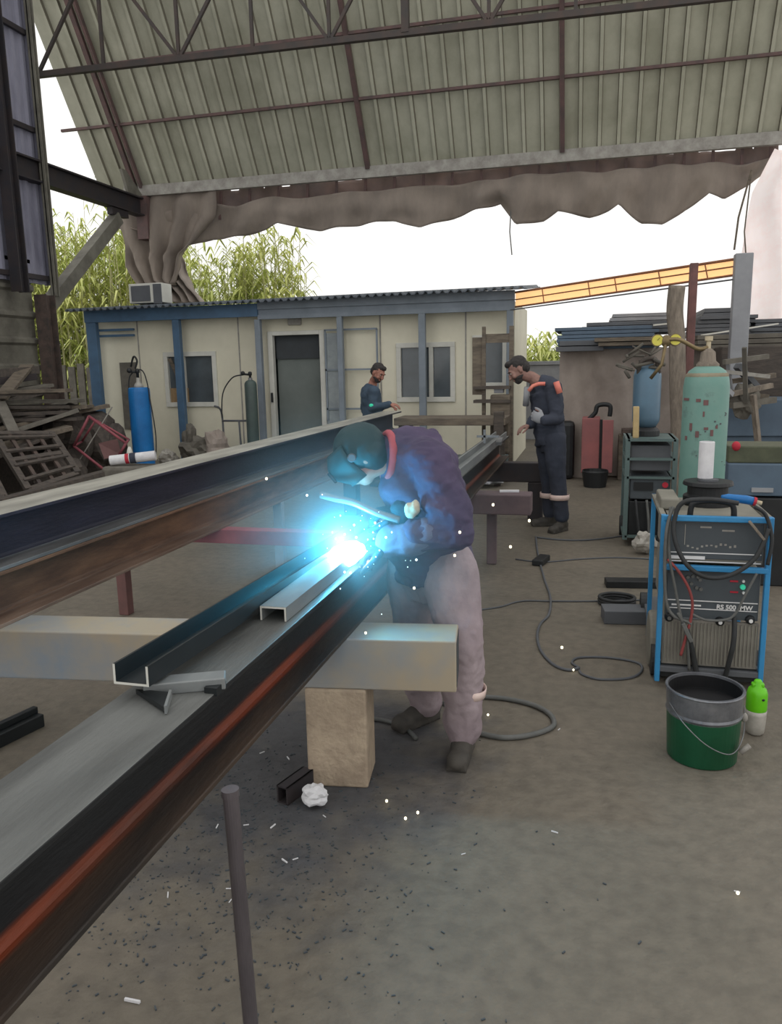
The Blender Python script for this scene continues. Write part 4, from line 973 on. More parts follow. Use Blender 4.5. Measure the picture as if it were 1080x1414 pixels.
# ============================================================ TEAL CYLINDER AND WELDING MACHINES
YT = 4.95
cx = P(972, 600, Y=YT).x
zt = P(972, 520, Y=YT).z
def teal():
    r = .128
    t = thing('gas_cylinder', 'tall worn teal gas cylinder with faded red marks behind the welding machines', 'gas cylinder', (cx, YT, .12))
    h = zt - .12
    prof = [(r * .95, 0), (r, .02), (r, h - .06)] + [(r * (.55 + .45 * math.cos(a_)), h - .06 + .11 * math.sin(a_)) for a_ in (.5, 1.0, 1.4)] + [(.045, h + .07)]
    MB().lathe((cx, YT, .12), prof, 40).build('cylinder_body', 'cylteal', t, smooth=True)
    MB().lathe((cx, YT, zt + .04), [(.06, 0), (.065, .03), (.045, .05), (.04, .1), (.02, .12)], 20).build('cap_collar', 'bark', t, smooth=True)
    MB().lathe((cx, YT, zt - .02), [(r * .9, 0), (r * .93, .03), (r * .6, .07)], 28).build('dusty_shoulder', mat('dusty_shoulder', '98907c', '807864', .8), t, smooth=True)
    MB().lathe((cx, YT, zt + .14), [(.013, 0), (.013, .06), (.022, .065), (.022, .09)], 12).build('valve_handle', 'cream', t)
    b1, b2 = P(908, 470, Y=YT - .05), P(933, 469, Y=YT - .05); ce = (b1 + b2) / 2
    v = V((cx, YT, zt + .17))
    MB().tube(spline([v, v + V((-.06, -.02, -.01)), ce + V((.07, 0, -.0)), ce]), .012, 8).ell(ce + V((0, .01, -.005)), (.03, .025, .035)).tube([ce, ce + V((-.02, .0, -.14)), ce + V((-.08, 0, -.22))], .01, 8).build('regulator_body', 'brass', t, smooth=True)
    for b_ in (b1, b2):
        g = MB().lathe(b_, [(.034, 0), (.036, .006), (.036, .03)], 24, ax=(0, 1, 0)).build('gauge', 'brass', t)
        MB().lathe(b_ + V((0, -.003, 0)), [(.03, 0), (.03, .004)], 24, ax=(0, 1, 0)).build('gauge_face', 'yellow', g)
        MB().bar(b_ + V((0, -.005, 0)), b_ + V((.012, -.005, .014)), .003, .002).build('needle', 'black', g)
    # faded writing: broken red strokes wrapping the front
    rn = random.Random(3)
    for (px, py, wd, hg) in ((950, 552, 14, 5), (965, 553, 8, 6), (955, 590, 5, 14), (963, 600, 6, 12), (975, 592, 7, 5), (983, 598, 5, 12), (990, 590, 4, 6), (949, 606, 5, 8), (972, 572, 3, 10), (975, 556, 8, 10)):
        p = P(px, py, Y=YT - r); dx = p.x - cx
        if abs(dx) < r * .93:
            ang = math.asin(dx / r); s = wd / 300
            c_ = V((cx + math.sin(ang) * (r + .001), YT - math.cos(ang) * (r + .001), p.z)); MB().box(c_, (s, .003, hg / 330), rotz(ang)).build('faded_red_mark', 'cardred', t)
    for i in range(22):
        ang = rn.uniform(-.9, 1.2); z = rn.uniform(.75, 1.3); c_ = V((cx + math.sin(ang) * (r + .0005), YT - math.cos(ang) * (r + .0005), z)); MB().box(c_, (rn.uniform(.004, .014), .002, rn.uniform(.003, .01)), rotz(ang)).build('paint_chip', 'dgrey', t)
teal()
X0, X1 = P(915, 850, Y=3.9).x - .015, P(1052, 850, Y=3.9).x + .01
YM = 3.9
def machines():
    dz = lambda y: P(980, y, Y=YM).z
    ztop, zmid = dz(713), dz(782)
    t = thing('machine_trolley', 'blue framed trolley holding two stacked grey welding machines', 'trolley', ((X0 + X1) / 2, YM, 0))
    for x in (X0, X1):
        MB().bb((x - .012, YM - .025, .03), (x + .012, YM + .01, ztop + .005)).build('front_upright', 'machblue', t, bevel=.004)
        MB().bb((x - .012, YM + .62, .03), (x + .012, YM + .65, ztop)).build('rear_upright', 'machblue', t, bevel=.004)
        MB().bb((x - .012, YM, ztop - .02), (x + .012, YM + .64, ztop)).build('side_rail', 'machside', t)
    MB().bb((X0, YM - .03, ztop - .022), (X1, YM + .0, ztop + .004)).build('front_top_bar', 'machblue', t, bevel=.004)
    MB().bb((X0, YM - .03, zmid - .02), (X1, YM + .0, zmid + .006)).build('front_middle_bar', 'machblue', t, bevel=.004)
    MB().bb((X0, YM - .02, .08), (X1, YM + 1.2, .11)).build('floor_plate', 'dgrey', t, bevel=.004)
    for x in (X0 - .02, X1 - .02):
        for y in (YM + .15, YM + 1.1): MB().lathe((x, y, .08), [(.08, 0), (.08, .045)], 20, ax=(1, 0, 0)).build('wheel', 'rubber', t)
    g = MB(); zg = dz(858)
    MB().bb((X0 + .02, YM, .12), (X1 - .02, YM + .02, zg)).build('grille_panel', 'grille', t)
    n = 26
    for i in range(n): xx = X0 + .03 + (X1 - X0 - .06) * i / (n - 1); g.bb((xx - .003, YM - .006, .13), (xx + .003, YM, zg - .01))
    g.build('grille_ribs', 'machside', t)
    MB().bb((X0 + .015, YM + .0, .05), (X1 - .015, YM + .03, .12)).build('kick_plate', 'black', t)
    # upper machine
    u = thing('welding_machine', 'upper grey wire feeder machine with white printed stripes and black handle', 'welding machine', ((X0 + X1) / 2, YM, zmid + .01))
    xa, xb = X0 + .025, X1 - .02
    MB().bb((xa, YM + .01, zmid + .012), (xb, YM + .6, ztop - .02)).build('case', 'machside', u, bevel=.004)
    MB().bb((xa + .005, YM + .0, zmid + .035), (xb - .005, YM + .012, ztop - .03)).build('front_panel', 'machgrey', u, bevel=.003)
    yl1, yl2 = dz(764), dz(776)
    pl = MB().bb((xa + .01, YM - .002, yl1 - .002), (xb - .01, YM + .002, yl1 + .0025)).bb((xa + .01, YM - .002, yl2 - .002), (xb - .01, YM + .002, yl2 + .0025)).bb((xa + .01, YM - .002, dz(773)), (xa + .17, YM + .002, dz(768.5))).build('white_stripes', 'whiteprint', u)
    text_mesh('CE', .022, 'printed_mark', 'whiteprint', u, (xb - .06, YM - .003, dz(774)), (PI / 2, 0, 0))
    sm = MB(); rn = random.Random(8)
    for (px, py, w) in ((975, 728, .05), (1006, 733, .055)): p = P(px, py, Y=YM); sm.bb((p.x - w / 2, YM - .002, p.z - .004), (p.x + w / 2, YM + .001, p.z + .004))
    for i in range(11):
        p = P(950 + i * 6.5, 756 + rn.uniform(-4, 2), Y=YM); sm.bb((p.x - .005, YM - .002, p.z - rn.uniform(.002, .006)), (p.x + .005, YM + .001, p.z + rn.uniform(.002, .008)))
    p = P(946, 738, Y=YM); sm.bb((p.x - .0015, YM - .002, p.z - .05), (p.x + .0015, YM + .001, p.z + .05))
    sm.build('small_printed_marks', 'trim', u)
    hz = ztop
    MB().tube(spline([(xa + .1, YM + .06, hz - .01), (xa + .11, YM + .06, hz + .045), (xa + .16, YM + .06, hz + .062), (xb - .2, YM + .06, hz + .062), (xb - .14, YM + .06, hz + .045), (xb - .13, YM + .06, hz - .01)], 5), .014, 10).build('carry_handle', 'black', u, smooth=True)
    MB().bb((xa, YM + .03, ztop - .02), (xb, YM + .6, ztop - .012)).build('top_plate', 'machside', u)
    # lower machine
    l = thing('welding_machine', 'lower grey power source with RS 500 MW print, knobs and green lamp', 'welding machine', ((X0 + X1) / 2, YM, zg))
    MB().bb((xa, YM + .025, zg + .005), (xb, YM + .6, zmid - .022)).build('case', 'machside', l, bevel=.004)
    MB().bb((xa + .005, YM + .008, zg + .01), (xb - .005, YM + .03, zmid - .022)).build('front_panel', 'machgrey', l, bevel=.003)
    y1_, y2_ = dz(831), dz(842)
    MB().bb((xa + .01, YM + .004, y1_ - .002), (xb - .01, YM + .01, y1_ + .002)).bb((xa + .01, YM + .004, y2_ - .002), (xb - .01, YM + .01, y2_ + .002)).bb((xa + .03, YM + .004, dz(838.5)), (xa + .165, YM + .01, dz(836.5))).build('white_stripes', 'whiteprint', l)
    text_mesh('RS 500  MW', .031, 'model_print', 'whiteprint', l, (xa + .235, YM + .004, dz(840.5)), (PI / 2, 0, 0))
    rm = MB()
    for (px, py) in ((1014, 803), (1014, 818)): p = P(px, py, Y=YM); rm.bb((p.x - .018, YM + .003, p.z - .004), (p.x + .018, YM + .009, p.z + .004))
    rm.build('red_marks', 'redprint', l)
    p = P(1026, 811, Y=YM); MB().lathe((p.x, YM - .006, p.z), [(.011, 0), (.013, .012)], 16, ax=(0, 1, 0)).build('green_lamp', 'greenlamp', l)
    for py in (803, 819): p = P(1027, py, Y=YM); MB().lathe((p.x, YM - .003, p.z), [(.006, 0), (.007, .01)], 12, ax=(0, 1, 0)).build('white_button', 'whiteprint', l)
    for (px, py) in ((950, 797), (957, 796), (964, 797), (955, 806), (967, 801), (962, 812), (968, 814)): p = P(px, py, Y=YM); MB().lathe((p.x, YM - .003, p.z), [(.008, 0), (.01, .012)], 12, ax=(0, 1, 0)).build('knob', 'hosegrey', l)
    for (px, py, m) in ((994, 858, 'whiteprint'), (1036, 856, 'whiteprint'), (924, 852, 'hosegrey')):
        p = P(px, py, Y=YM); MB().lathe((p.x, YM - .02, p.z), [(.012, 0), (.02, .01), (.022, .03)], 16, ax=(0, 1, 0)).build('cable_socket', 'black', l); MB().lathe((p.x, YM - .024, p.z), [(.009, 0), (.01, .008)], 12, ax=(0, 1, 0)).build('socket_pin', m, l)
    # hoses and cables
    def cable(name, pts, r, m, lab, k=7, c='cable'):
        tag(MB().tube(spline(pts, k), r, 10).build(name, m, smooth=True), lab, c)
    p = lambda x, y, dy=0: P(x, y, Y=YM - .06 + dy)
    cable('torch_cable', [p(1020, 695), p(985, 690, -.0), p(945, 693), p(932, 715), p(932, 745, -.02), p(945, 775, -.03), p(965, 793, -.04), p(990, 798, -.04), p(1018, 790, -.04), p(1045, 768, -.03), p(1062, 730)], .011, 'rubber', 'thick black cable looped over the handle and face of the upper machine')
    cable('torch_cable', [p(1043, 700, -.02), p(1058, 712), p(1066, 745), p(1060, 780)], .009, 'rubber', 'dark cable bending down from the blue torch handle')
    cable('grey_cable', [p(930, 700, .03), p(921, 730), p(918, 780), p(920, 830), p(930, 850), p(948, 858), p(955, 862)], .008, 'hosegrey', 'grey cable hanging just inside the left blue upright')
    cable('grey_cable', [p(926, 700, .03), p(924, 760), p(932, 810), p(940, 850), p(948, 875), p(952, 925, .03)], .007, 'hosegrey', 'grey cable crossing the left half of the lower machine')
    cable('red_cable', [p(922, 772), p(938, 790), p(950, 810), p(956, 830), p(955, 850), p(950, 870), p(940, 905)], .007, 'hosered', 'dull red cable curving down the lower machine')
    cable('grey_cable', [p(956, 848), p(975, 856), p(1000, 856), p(1015, 848), p(1030, 820), p(1045, 792)], .006, 'hosegrey', 'thin grey cable swinging under the lower machine print')
    cable('black_cable', [p(1014, 852, .02), p(1014, 880), p(1008, 910), p(1000, 940, .03)], .012, 'rubber', 'thick black cable plugged in and hanging over the grille')
    cable('black_cable', [p(948, 868), p(955, 895, .02), p(960, 920, .03), p(965, 945, .03)], .014, 'rubber', 'thick black cable hanging beside the cable clamp')
    tag(MB().bar(p(943, 860, -.01), p(955, 886, -.01), .028, .02).bar(p(943, 858, -.01), p(936, 846, -.01), .014, .014).build('cable_clamp', 'hosegrey', bevel=.004), 'grey cable clamp hanging on the front of the lower machine', 'clamp')
    tag(MB().bar(p(1035, 720, -.01), p(1055, 745, -.01), .03, .012).build('paper_tag', 'bark', bevel=.002), 'dirty tan tag hanging at the right corner of the upper machine', 'tag')
    # blue torch handle
    tt = thing('blue_torch', 'bright blue torch handle with red collar lying on the upper machine', 'torch', p(1020, 690, .1))
    MB().tube([p(996, 686, .1), p(1005, 687, .1), p(1030, 690, .1), p(1040, 692, .1)], [.008, .018, .021, .02], 14).build('grip', 'cylblue', tt, smooth=True)
    MB().tube([p(1040, 692, .1), p(1044, 693, .1)], .021, 14).build('red_collar', 'redprint', tt)
    MB().tube([p(1044, 693, .1), p(1052, 695, .1)], .01, 12).build('brass_nipple', 'cream', tt)
    # spool stand and white tube on top of the machine
    q = P(977, 683, Y=4.3)
    s = thing('black_spool', 'black round spool housing on top of the upper machine', 'spool', (q.x, 4.3, ztop - .01))
    MB().lathe((q.x, 4.3, ztop - .012), [(.12, 0), (.12, .05), (.1, .055), (.1, .1), (.125, .105), (.12, .125)], 30).build('housing', 'black', s, bevel=.003)
    MB().lathe((q.x, 4.3, ztop + .113), [(.05, 0), (.05, .01)], 20).build('hub', 'dgrey', s)
    q2 = P(975, 640, Y=4.32); zb = ztop + .114; zt2 = P(975, 610, Y=4.32).z
    tag(MB().lathe((q2.x, 4.32, zb + .01), [(.038, 0), (.038, zt2 - zb - .01), (.033, zt2 - zb - .008), (.033, .01)], 26).build('paper_tube', 'paper', bevel=.001), 'white upright cardboard tube standing on the black spool', 'tube')
    q = P(922, 700, Y=4.2)
    tag(MB().bb((X0 + .0, 4.1, ztop - .01), (X0 + .09, 4.4, ztop + .05)).build('dusty_carton', 'machside', bevel=.01), 'dusty flat carton on the left back of the upper machine', 'carton')
machines()
# dark machine behind on the right
def sidebox():
    p, q = P(1006, 640, Y=5.9), P(1090, 686, Y=5.9)
    t = thing('battery_charger', 'dark blue grey metal box unit with a small red knob at the right', 'machine', (p.x + .2, 6, 0))
    MB().bb((p.x, 5.9, q.z), (p.x + .6, 6.4, p.z)).build('box_body', 'bluesheet', t, bevel=.01)
    MB().bb((p.x + .02, 5.88, 0), (p.x + .58, 6.35, q.z - .01)).build('lower_body', 'black', t, bevel=.01)
    k = P(1018, 617, Y=5.9)
    MB().tube([(k.x, 5.95, p.z), (k.x, 5.95, k.z)], .012, 10).build('knob_stem', 'black', t)
    MB().ell((k.x, 5.94, k.z), (.03, .03, .035)).build('red_knob', 'redprint', t, smooth=True)
    MB().bb((p.x + .16, 5.885, q.z + .03), (p.x + .3, 5.9, q.z + .06)).build('pale_plate', 'lgrey', t)
    MB().bb((p.x + .0, 5.93, p.z), (p.x + .6, 6.3, p.z + .12)).build('green_tray', mat('olive', '5c604c', '4c5040'), t, bevel=.01)
sidebox()

# ============================================================ BUCKET, BOTTLE, FLOOR ITEMS
def bucket():
    c_ = P(971, 1052, z=0) + V((0, .06, 0)); r = .147
    t = thing('paint_bucket', 'open metal paint bucket with green lower half and black inside', 'bucket', (c_.x, c_.y, 0))
    h = .3; R0, R1 = .135, .148
    rr = lambda z: R0 + (R1 - R0) * z / h
    MB().lathe(c_, [(R0 - .004, 0), (R0, .006), (rr(.1), .1), (rr(.19), .19)], 48).build('green_body', 'bucketg', t, smooth=False, bevel=.002)
    MB().lathe(c_, [(rr(.19), .19), (rr(.2) + .004, .2), (rr(.21), .21), (rr(h) , h - .01), (rr(h) + .005, h - .005), (rr(h) + .003, h), (rr(h) - .006, h), (rr(.27) - .008, .27), (rr(.24) - .008, .24)], 48, cap=False).build('metal_band', 'bucketm', t)
    MB().lathe(c_, [(rr(.24) - .0085, .23), (rr(.29) - .0085, .29), (rr(.29) - .0088, .29), (rr(.24) - .01, .24), (rr(.24) - .011, .235)], 48).build('black_lining', 'bucketin', t)
    MB().lathe(c_, [(rr(.235) - .009, .225), (rr(.235) - .009, .235), (.01, .236)], 48).build('dark_contents', 'bucketin', t)
    pts = [c_ + V((R1 * math.cos(a_), R1 * math.sin(a_) * 1.0, .24)) for a_ in (PI + .35, -.15)]
    w = [pts[0], c_ + V((-.09, -.16, .2)), c_ + V((.0, -.165, .12)), c_ + V((.09, -.14, .085)), pts[1] + V((.0, -.02, -.12)), pts[1]]
    MB().tube(spline(w, 8), .0025, 6).build('wire_handle', 'steel', t, smooth=True)
    MB().ell(pts[1] + V((.003, -.0, -.05)), (.014, .014, .02)).build('handle_lug', 'trim', t, smooth=True)
    MB().tube([c_ + V((.13, -.09, .07)), c_ + V((.165, -.08, .1))], .011, 12).build('handle_grip', 'trim', t, smooth=True)
bucket()
def bottle():
    c_ = P(1042, 1012, z=0) + V((0, .0, 0)); 
    t = thing('spray_bottle', 'lime green topped plastic bottle with cloudy lower part next to the bucket', 'bottle', (c_.x, c_.y, 0))
    MB().lathe(c_, [(.03, 0), (.036, .008), (.04, .03), (.043, .09), (.043, .11)], 28).build('cloudy_base', 'clearw', t, smooth=True)
    MB().lathe(c_, [(.04, .105), (.043, .115), (.042, .185), (.036, .205), (.02, .218), (.016, .24), (.012, .245)], 28).build('lime_top', 'lime', t, smooth=True)
    MB().ell(c_ + V((.018, -.04, .17)), (.006, .004, .005)).build('dark_mark', 'black', t)
    MB().box(c_ + V((.0, 0, .222)), (.05, .03, .018)).build('cap_wings', 'lime', t, bevel=.005)
bottle()
def floor_cable(name, pts, r, m, lab, close=False, c='cable'):
    r *= .75; m = 'dgrey' if m == 'rubber' else m
    q = [P(x, y, z=r) for x, y in pts]
    tag(MB().tube(spline(q, 8), r, 8).build(name, m, smooth=True), lab, c)
floor_cable('floor_cable', [(740, 741), (742, 760), (746, 778), (752, 800), (760, 825), (758, 848), (746, 862), (742, 880), (748, 900), (765, 918), (785, 925), (800, 922)], .011, 'rubber', 'dark cable snaking down the open floor right of the welder')
floor_cable('floor_cable', [(800, 922), (790, 915), (800, 908), (840, 908), (880, 915), (886, 926), (870, 936), (830, 938), (806, 932), (800, 926)], .009, 'rubber', 'loop of dark cable lying left of the machine trolley')
floor_cable('floor_cable', [(662, 842), (690, 838), (720, 830), (760, 830), (820, 830), (905, 828)], .008, 'rubber', 'dark cable running straight across the floor to the trolley')
floor_cable('floor_cable', [(742, 742), (770, 745), (800, 746), (830, 744), (860, 740)], .01, 'rubber', 'cable running from the standing man to the grey green cart')
floor_cable('floor_cable', [(712, 772), (750, 776), (800, 772), (850, 770), (900, 772)], .008, 'rubber', 'faint second cable parallel to the cart cable')
floor_cable('floor_hose', [(660, 1012), (690, 1018), (720, 1017), (750, 1010), (765, 1000), (758, 985), (735, 973), (700, 965), (665, 962), (640, 962), (612, 972)], .016, 'hosegrey', 'grey hose loop on the floor right of the welder boots', c='hose')
floor_cable('floor_hose', [(512, 992), (535, 996), (560, 1006), (575, 1020)], .013, 'hosegrey', 'short grey hose passing behind the tan block', c='hose')
def coil():
    q = P(852, 838, z=0)
    t = MB()
    for k in range(3):
        t.tube([(q.x + .115 * math.cos(a_), q.y + .06 + .1 * math.sin(a_), .012 + .018 * k) for a_ in [i * PI / 12 for i in range(24)]], .011, 8, close=True)
    tag(t.build('coiled_cable', 'rubber', smooth=True), 'small dark coil of cable lying behind the blue grey floor bar', 'cable')
coil()
for (xa, ya, xb, yb, w, h, m, lab) in ((832, 862, 915, 862, .16, .085, 'dgrey', 'blue grey steel bar on the floor under the coiled cable'), (836, 812, 915, 812, .12, .05, 'black', 'dark steel bar on the floor beyond the coiled cable')):
    p, q = P(xa, ya, z=0), P(xb, yb, z=0); tag(MB().bar(p + V((0, w / 2, h / 2)), q + V((.2, w / 2, h / 2)), w, h).build('floor_bar', m, bevel=.005), lab, 'steel bar')
q = P(748, 778, z=0); tag(MB().bar(q + V((-.03, -.1, .025)), q + V((.02, .12, .025)), .09, .05).build('cable_coupler', 'black', bevel=.01), 'black cable coupler lying in the cable on the floor', 'coupler')
q = P(905, 935, z=0); 
tag(MB().lathe((q.x - .03, q.y + .2, .14), [(.14, 0), (.15, .01), (.15, .05), (.14, .06)], 28, ax=(1, .0, 0)).build('wheel_hub', 'machside', bevel=.004), 'brown grey wheel standing left behind the blue trolley', 'wheel')
q = P(703, 677, z=0)
tag(MB().bar(P(690, 678, z=.608), P(717, 678, z=.608), .03, .015).build('bright_plate', 'paper'), 'bright shiny strip on top of the reddish box bearer', 'strip')
# clamp on the far channel
q = P(716, 612, Y=6.6)
tag(MB().bar((-.93, 7.0, .9), (-.93, 7.0, 1.02), .02).bar((-1.0, 7.0, .96), (-.8, 7.0, .96), .02).bar((-.8, 6.95, .9), (-.8, 7.1, .93), .05, .03).build('screw_clamp', 'steel'), 'small steel screw clamp on the far channel beside the standing man', 'clamp')
# ============================================================ PEOPLE
def frame(f, u):
    f = V(f).normalized(); s = f.cross(V(u)).normalized(); u = s.cross(f).normalized()
    return Matrix((s, f, u)).transposed(), s, f, u      # columns: side(right), forward, up
def torso(mb, pts, sides, a, b, n=20):
    """lofted elliptical trunk along pts; sides = side vectors, a/b = half width across / front to back"""
    out = []
    for i, p in enumerate(pts):
        d = (pts[min(i + 1, len(pts) - 1)] - pts[max(i - 1, 0)]).normalized()
        s = (sides[i] - d * sides[i].dot(d)).normalized(); fr = d.cross(s)
        out.append([p + s * a[i] * math.cos(2 * PI * k / n) + fr * b[i] * math.sin(2 * PI * k / n) for k in range(n)])
    mb.rings(out)
def head_shape(mb, c, R, s=1.0):
    e = lambda o, r: mb.ell(c + R @ (V(o) * s), [x * s for x in r], R, 18, 12)
    e((0, -.012, .03), (.076, .096, .088)); e((0, .012, -.03), (.064, .078, .07)); e((0, .045, -.075), (.038, .036, .032))
    e((0, .06, -.005), (.058, .036, .05)); e((0, .082, .03), (.052, .016, .014))
    e((0, .098, -.012), (.012, .02, .026)); e((0, .112, -.03), (.016, .015, .012))
    e((0, .086, -.058), (.026, .013, .008)); e((0, .084, -.069), (.022, .013, .008))
    for k in (-1, 1): e((k * .075, -.005, -.01), (.012, .02, .032)); e((k * .04, .072, -.03), (.024, .02, .022))
def hand_shape(mb, w, d, pn, curl=.5, thumb=1, s=1.0, spread=.1):
    """w wrist, d pointing direction, pn palm normal; four fingers bent toward the palm and a thumb off the side"""
    d = V(d).normalized(); pn = V(pn); pn = (pn - d * pn.dot(d)).normalized(); sd = d.cross(pn)
    R = Matrix((sd, d, pn)).transposed()
    mb.ell(w + d * .05 * s, (.042 * s, .055 * s, .017 * s), R, 14, 9)
    mb.ell(w + d * .02 * s, (.03 * s, .035 * s, .02 * s), R, 12, 7)
    for i, (o, L_, r) in enumerate(((-.031, .070, .0085), (-.011, .080, .009), (.010, .075, .0087), (.030, .060, .0078))):
        p = w + d * (.088 - abs(o) * .25) * s + sd * o * s; q = d + sd * o * spread * 10; pts = [p - d * .02 * s, p]; a = curl * .6
        for seg, k in ((.42, 1.0), (.32, 1.9), (.26, 2.6)):
            an = a * k; v = (q * math.cos(an) + pn * math.sin(an)).normalized(); p = p + v * L_ * seg * s; pts.append(p)
        mb.chain(pts, [r * 1.15 * s, r * 1.1 * s, r * s, r * .92 * s, r * .8 * s], 8)
    t0 = w + d * .025 * s - sd * .025 * thumb * s; t1 = t0 - sd * .03 * thumb * s + d * .03 * s + pn * .012 * s; t2 = t1 + d * .032 * s - sd * .004 * thumb * s + pn * .014 * s; t3 = t2 + d * .024 * s + pn * .01 * s
    mb.chain([t0, t1, t2, t3], [.014 * s, .0115 * s, .0105 * s, .0088 * s], 8)
def boot_shape(mb, ank, toe, s=1.0, groundz=0.0):
    toe = V((toe[0], toe[1], 0)).normalized(); R = Matrix((toe.cross(V((0, 0, 1))), toe, V((0, 0, 1)))).transposed(); g = V((ank.x, ank.y, groundz))
    mb.ell(g + toe * -.03 + V((0, 0, .05)), (.043 * s, .06 * s, .05), R); mb.ell(g + toe * .05 + V((0, 0, .045)), (.046 * s, .095 * s, .045), R)
    mb.ell(g + toe * .14 + V((0, 0, .036)), (.047 * s, .06 * s, .036), R); mb.box(g + toe * .06 + V((0, 0, .011)), (.082 * s, .24 * s, .022), R)
    mb.chain([g + V((0, 0, .08)), V((ank.x, ank.y, groundz + .17))], [.055 * s, .058 * s])

def person(label, root, J, mats, vox=.009, look='cap', wr=.012, slim=1.0, beard=False):
    t = thing('person', label, 'person', root)
    hd, ff, fu = J['head'], J['face'], J.get('up', V((0, 0, 1)))
    R, s_, f_, u_ = frame(ff, fu)
    sh, el, wr_, hp, kn, an = J['sh'], J['el'], J['wr'], J['hip'], J['kn'], J['an']
    pel = (hp[0] + hp[1]) / 2; che = (sh[0] + sh[1]) / 2; neck = J['neck']; ws = J.get('waist', (pel * .55 + che * .45))
    sv0 = (hp[1] - hp[0]).normalized(); sv1 = (sh[1] - sh[0]).normalized(); svm = (sv0 + sv1).normalized()
    low = pel - (che - pel).normalized() * .06
    upc = che * .8 + ws * .2; nb = che + (neck - che) * .45
    b = MB()
    torso(b, [low, pel, ws, upc, che, nb], [sv0, sv0, svm, sv1, sv1, sv1], [.12, .145, .125, .15, .14, .06], [.08, .1, .085, .1, .085, .055])
    b.chain([che, neck, hd - u_ * .05], [.07, .056, .055])
    head_shape(b, hd, R)
    for i in (0, 1):
        b.chain([sh[i], el[i], wr_[i]], [.05, .038, .027]); b.chain([hp[i], kn[i], an[i], V((an[i].x, an[i].y, J.get('gz', 0) + .05))], [.08, .052, .038, .035])
        hdv = J['hand'][i]; hand_shape(b, wr_[i] + hdv[0].normalized() * .01, hdv[0], hdv[1], hdv[2], hdv[3])
    remesh(b, 'body', mats['skin'], t, min(vox, .0065), 1)
    # hair, ears are skin; eyes and brows
    e = MB()
    for k in (-1, 1): e.ell(hd + R @ V((k * .031, .086, .008)), (.012, .007, .006), R, 10, 7)
    eo = e.build('eyes', 'white', t, smooth=True)
    e = MB()
    for k in (-1, 1): e.ell(hd + R @ V((k * .031, .0925, .008)), (.005, .002, .005), R, 10, 7)
    e.build('irises', 'hair', eo, smooth=True)
    e = MB()
    for k in (-1, 1): e.ell(hd + R @ V((k * .032, .092, .03)), (.02, .006, .005), R, 10, 7)
    e.build('eyebrows', 'hair', t, smooth=True)
    if look == 'hair':
        h = MB(); h.ell(hd + R @ V((0, -.024, .048)), (.081, .092, .082), R, 20, 12); h.ell(hd + R @ V((0, -.055, .0)), (.074, .06, .07), R, 18, 10); h.ell(hd + R @ V((0, .045, .095)), (.055, .045, .03), R, 16, 9)
        remesh(h, 'hair', 'hair', t, .009, 2, .006, 60)
    if beard:
        h = MB(); h.ell(hd + R @ V((0, .05, -.082)), (.046, .042, .034), R, 16, 9); h.ell(hd + R @ V((0, .03, -.06)), (.067, .06, .03), R, 16, 9)
        h.ell(hd + R @ V((0, .098, -.047)), (.024, .008, .005), R, 10, 7); remesh(h, 'beard', 'hair', t, .008, 1, .004, 60)
    # jacket
    j = MB(); k = slim
    torso(j, [pel - (che - pel).normalized() * J.get('hem', .1), pel, ws, upc, che, nb, nb + (neck - nb) * .3], [sv0, sv0, svm, sv1, sv1, sv1, sv1],
          [.185 * k, .19 * k, .18 * k, .2 * k, .185 * k, .1, .078], [.145 * k, .145 * k, .14 * k, .15 * k, .125 * k, .09, .075])
    for i in (0, 1):
        j.chain([sh[i] * .7 + che * .3, sh[i]], [.09 * k, .083 * k])
        if not J.get('sleeve%d' % i): j.chain([sh[i], el[i] * .5 + sh[i] * .5, el[i], el[i] * .5 + wr_[i] * .5, wr_[i]], [.083 * k, .073 * k, .066 * k, .058 * k, .047 * k])
        else: j.chain([sh[i], el[i] * .5 + sh[i] * .5, el[i], el[i] * .45 + wr_[i] * .55], [.083 * k, .075 * k, .07 * k, .062 * k])
    for c_, r_ in J.get('bulk', []): j.ell(c_, r_, None, 20, 12)
    remesh(j, 'jacket', mats['jacket'], t, vox, 4, wr, 7, (1.2, 1.2, 2.2))
    for i in (0, 1):
        if J.get('sleeve%d' % i):
            q = MB().chain([el[i] * .6 + wr_[i] * .4, el[i] * .3 + wr_[i] * .7, wr_[i]], [.06 * k, .062 * k, .054 * k]); remesh(q, 'sleeve', J['sleeve%d' % i], t, vox, 3, wr * .7, 9)
    # trousers
    q = MB(); torso(q, [pel - (che - pel).normalized() * .13, pel - (che - pel).normalized() * .02, pel * .75 + ws * .25], [sv0] * 3, [.14 * k, .17 * k, .165 * k], [.1 * k, .125 * k, .12 * k])
    hemz = J.get('hemz', .1)
    for i in (0, 1):
        ak = V((an[i].x, an[i].y, hemz + .04)); q.chain([hp[i], hp[i] * .5 + kn[i] * .5, kn[i], kn[i] * .5 + ak * .5, ak], [.108 * k, .1 * k, .083 * k, .078 * k, .074 * k])
    remesh(q, 'trousers', mats['trousers'], t, vox, 6, wr * .7, 7, (1.5, 1.5, 1.3))
    for i in (0, 1):
        q = MB(); boot_shape(q, an[i], J['toe'][i], groundz=J.get('gz', 0)); remesh(q, 'boot', mats['boot'], t, .008, 2, .002, 20)
    return t, R, s_, f_, u_

def band(parent, name, m, a, b, r, rot=None):
    """cloth band wrapped round a limb between points a and b"""
    MB().tube([a, b], r, 20, cap=False).build(name, m, parent, smooth=True).modifiers.new('s', 'SOLIDIFY').thickness = .004

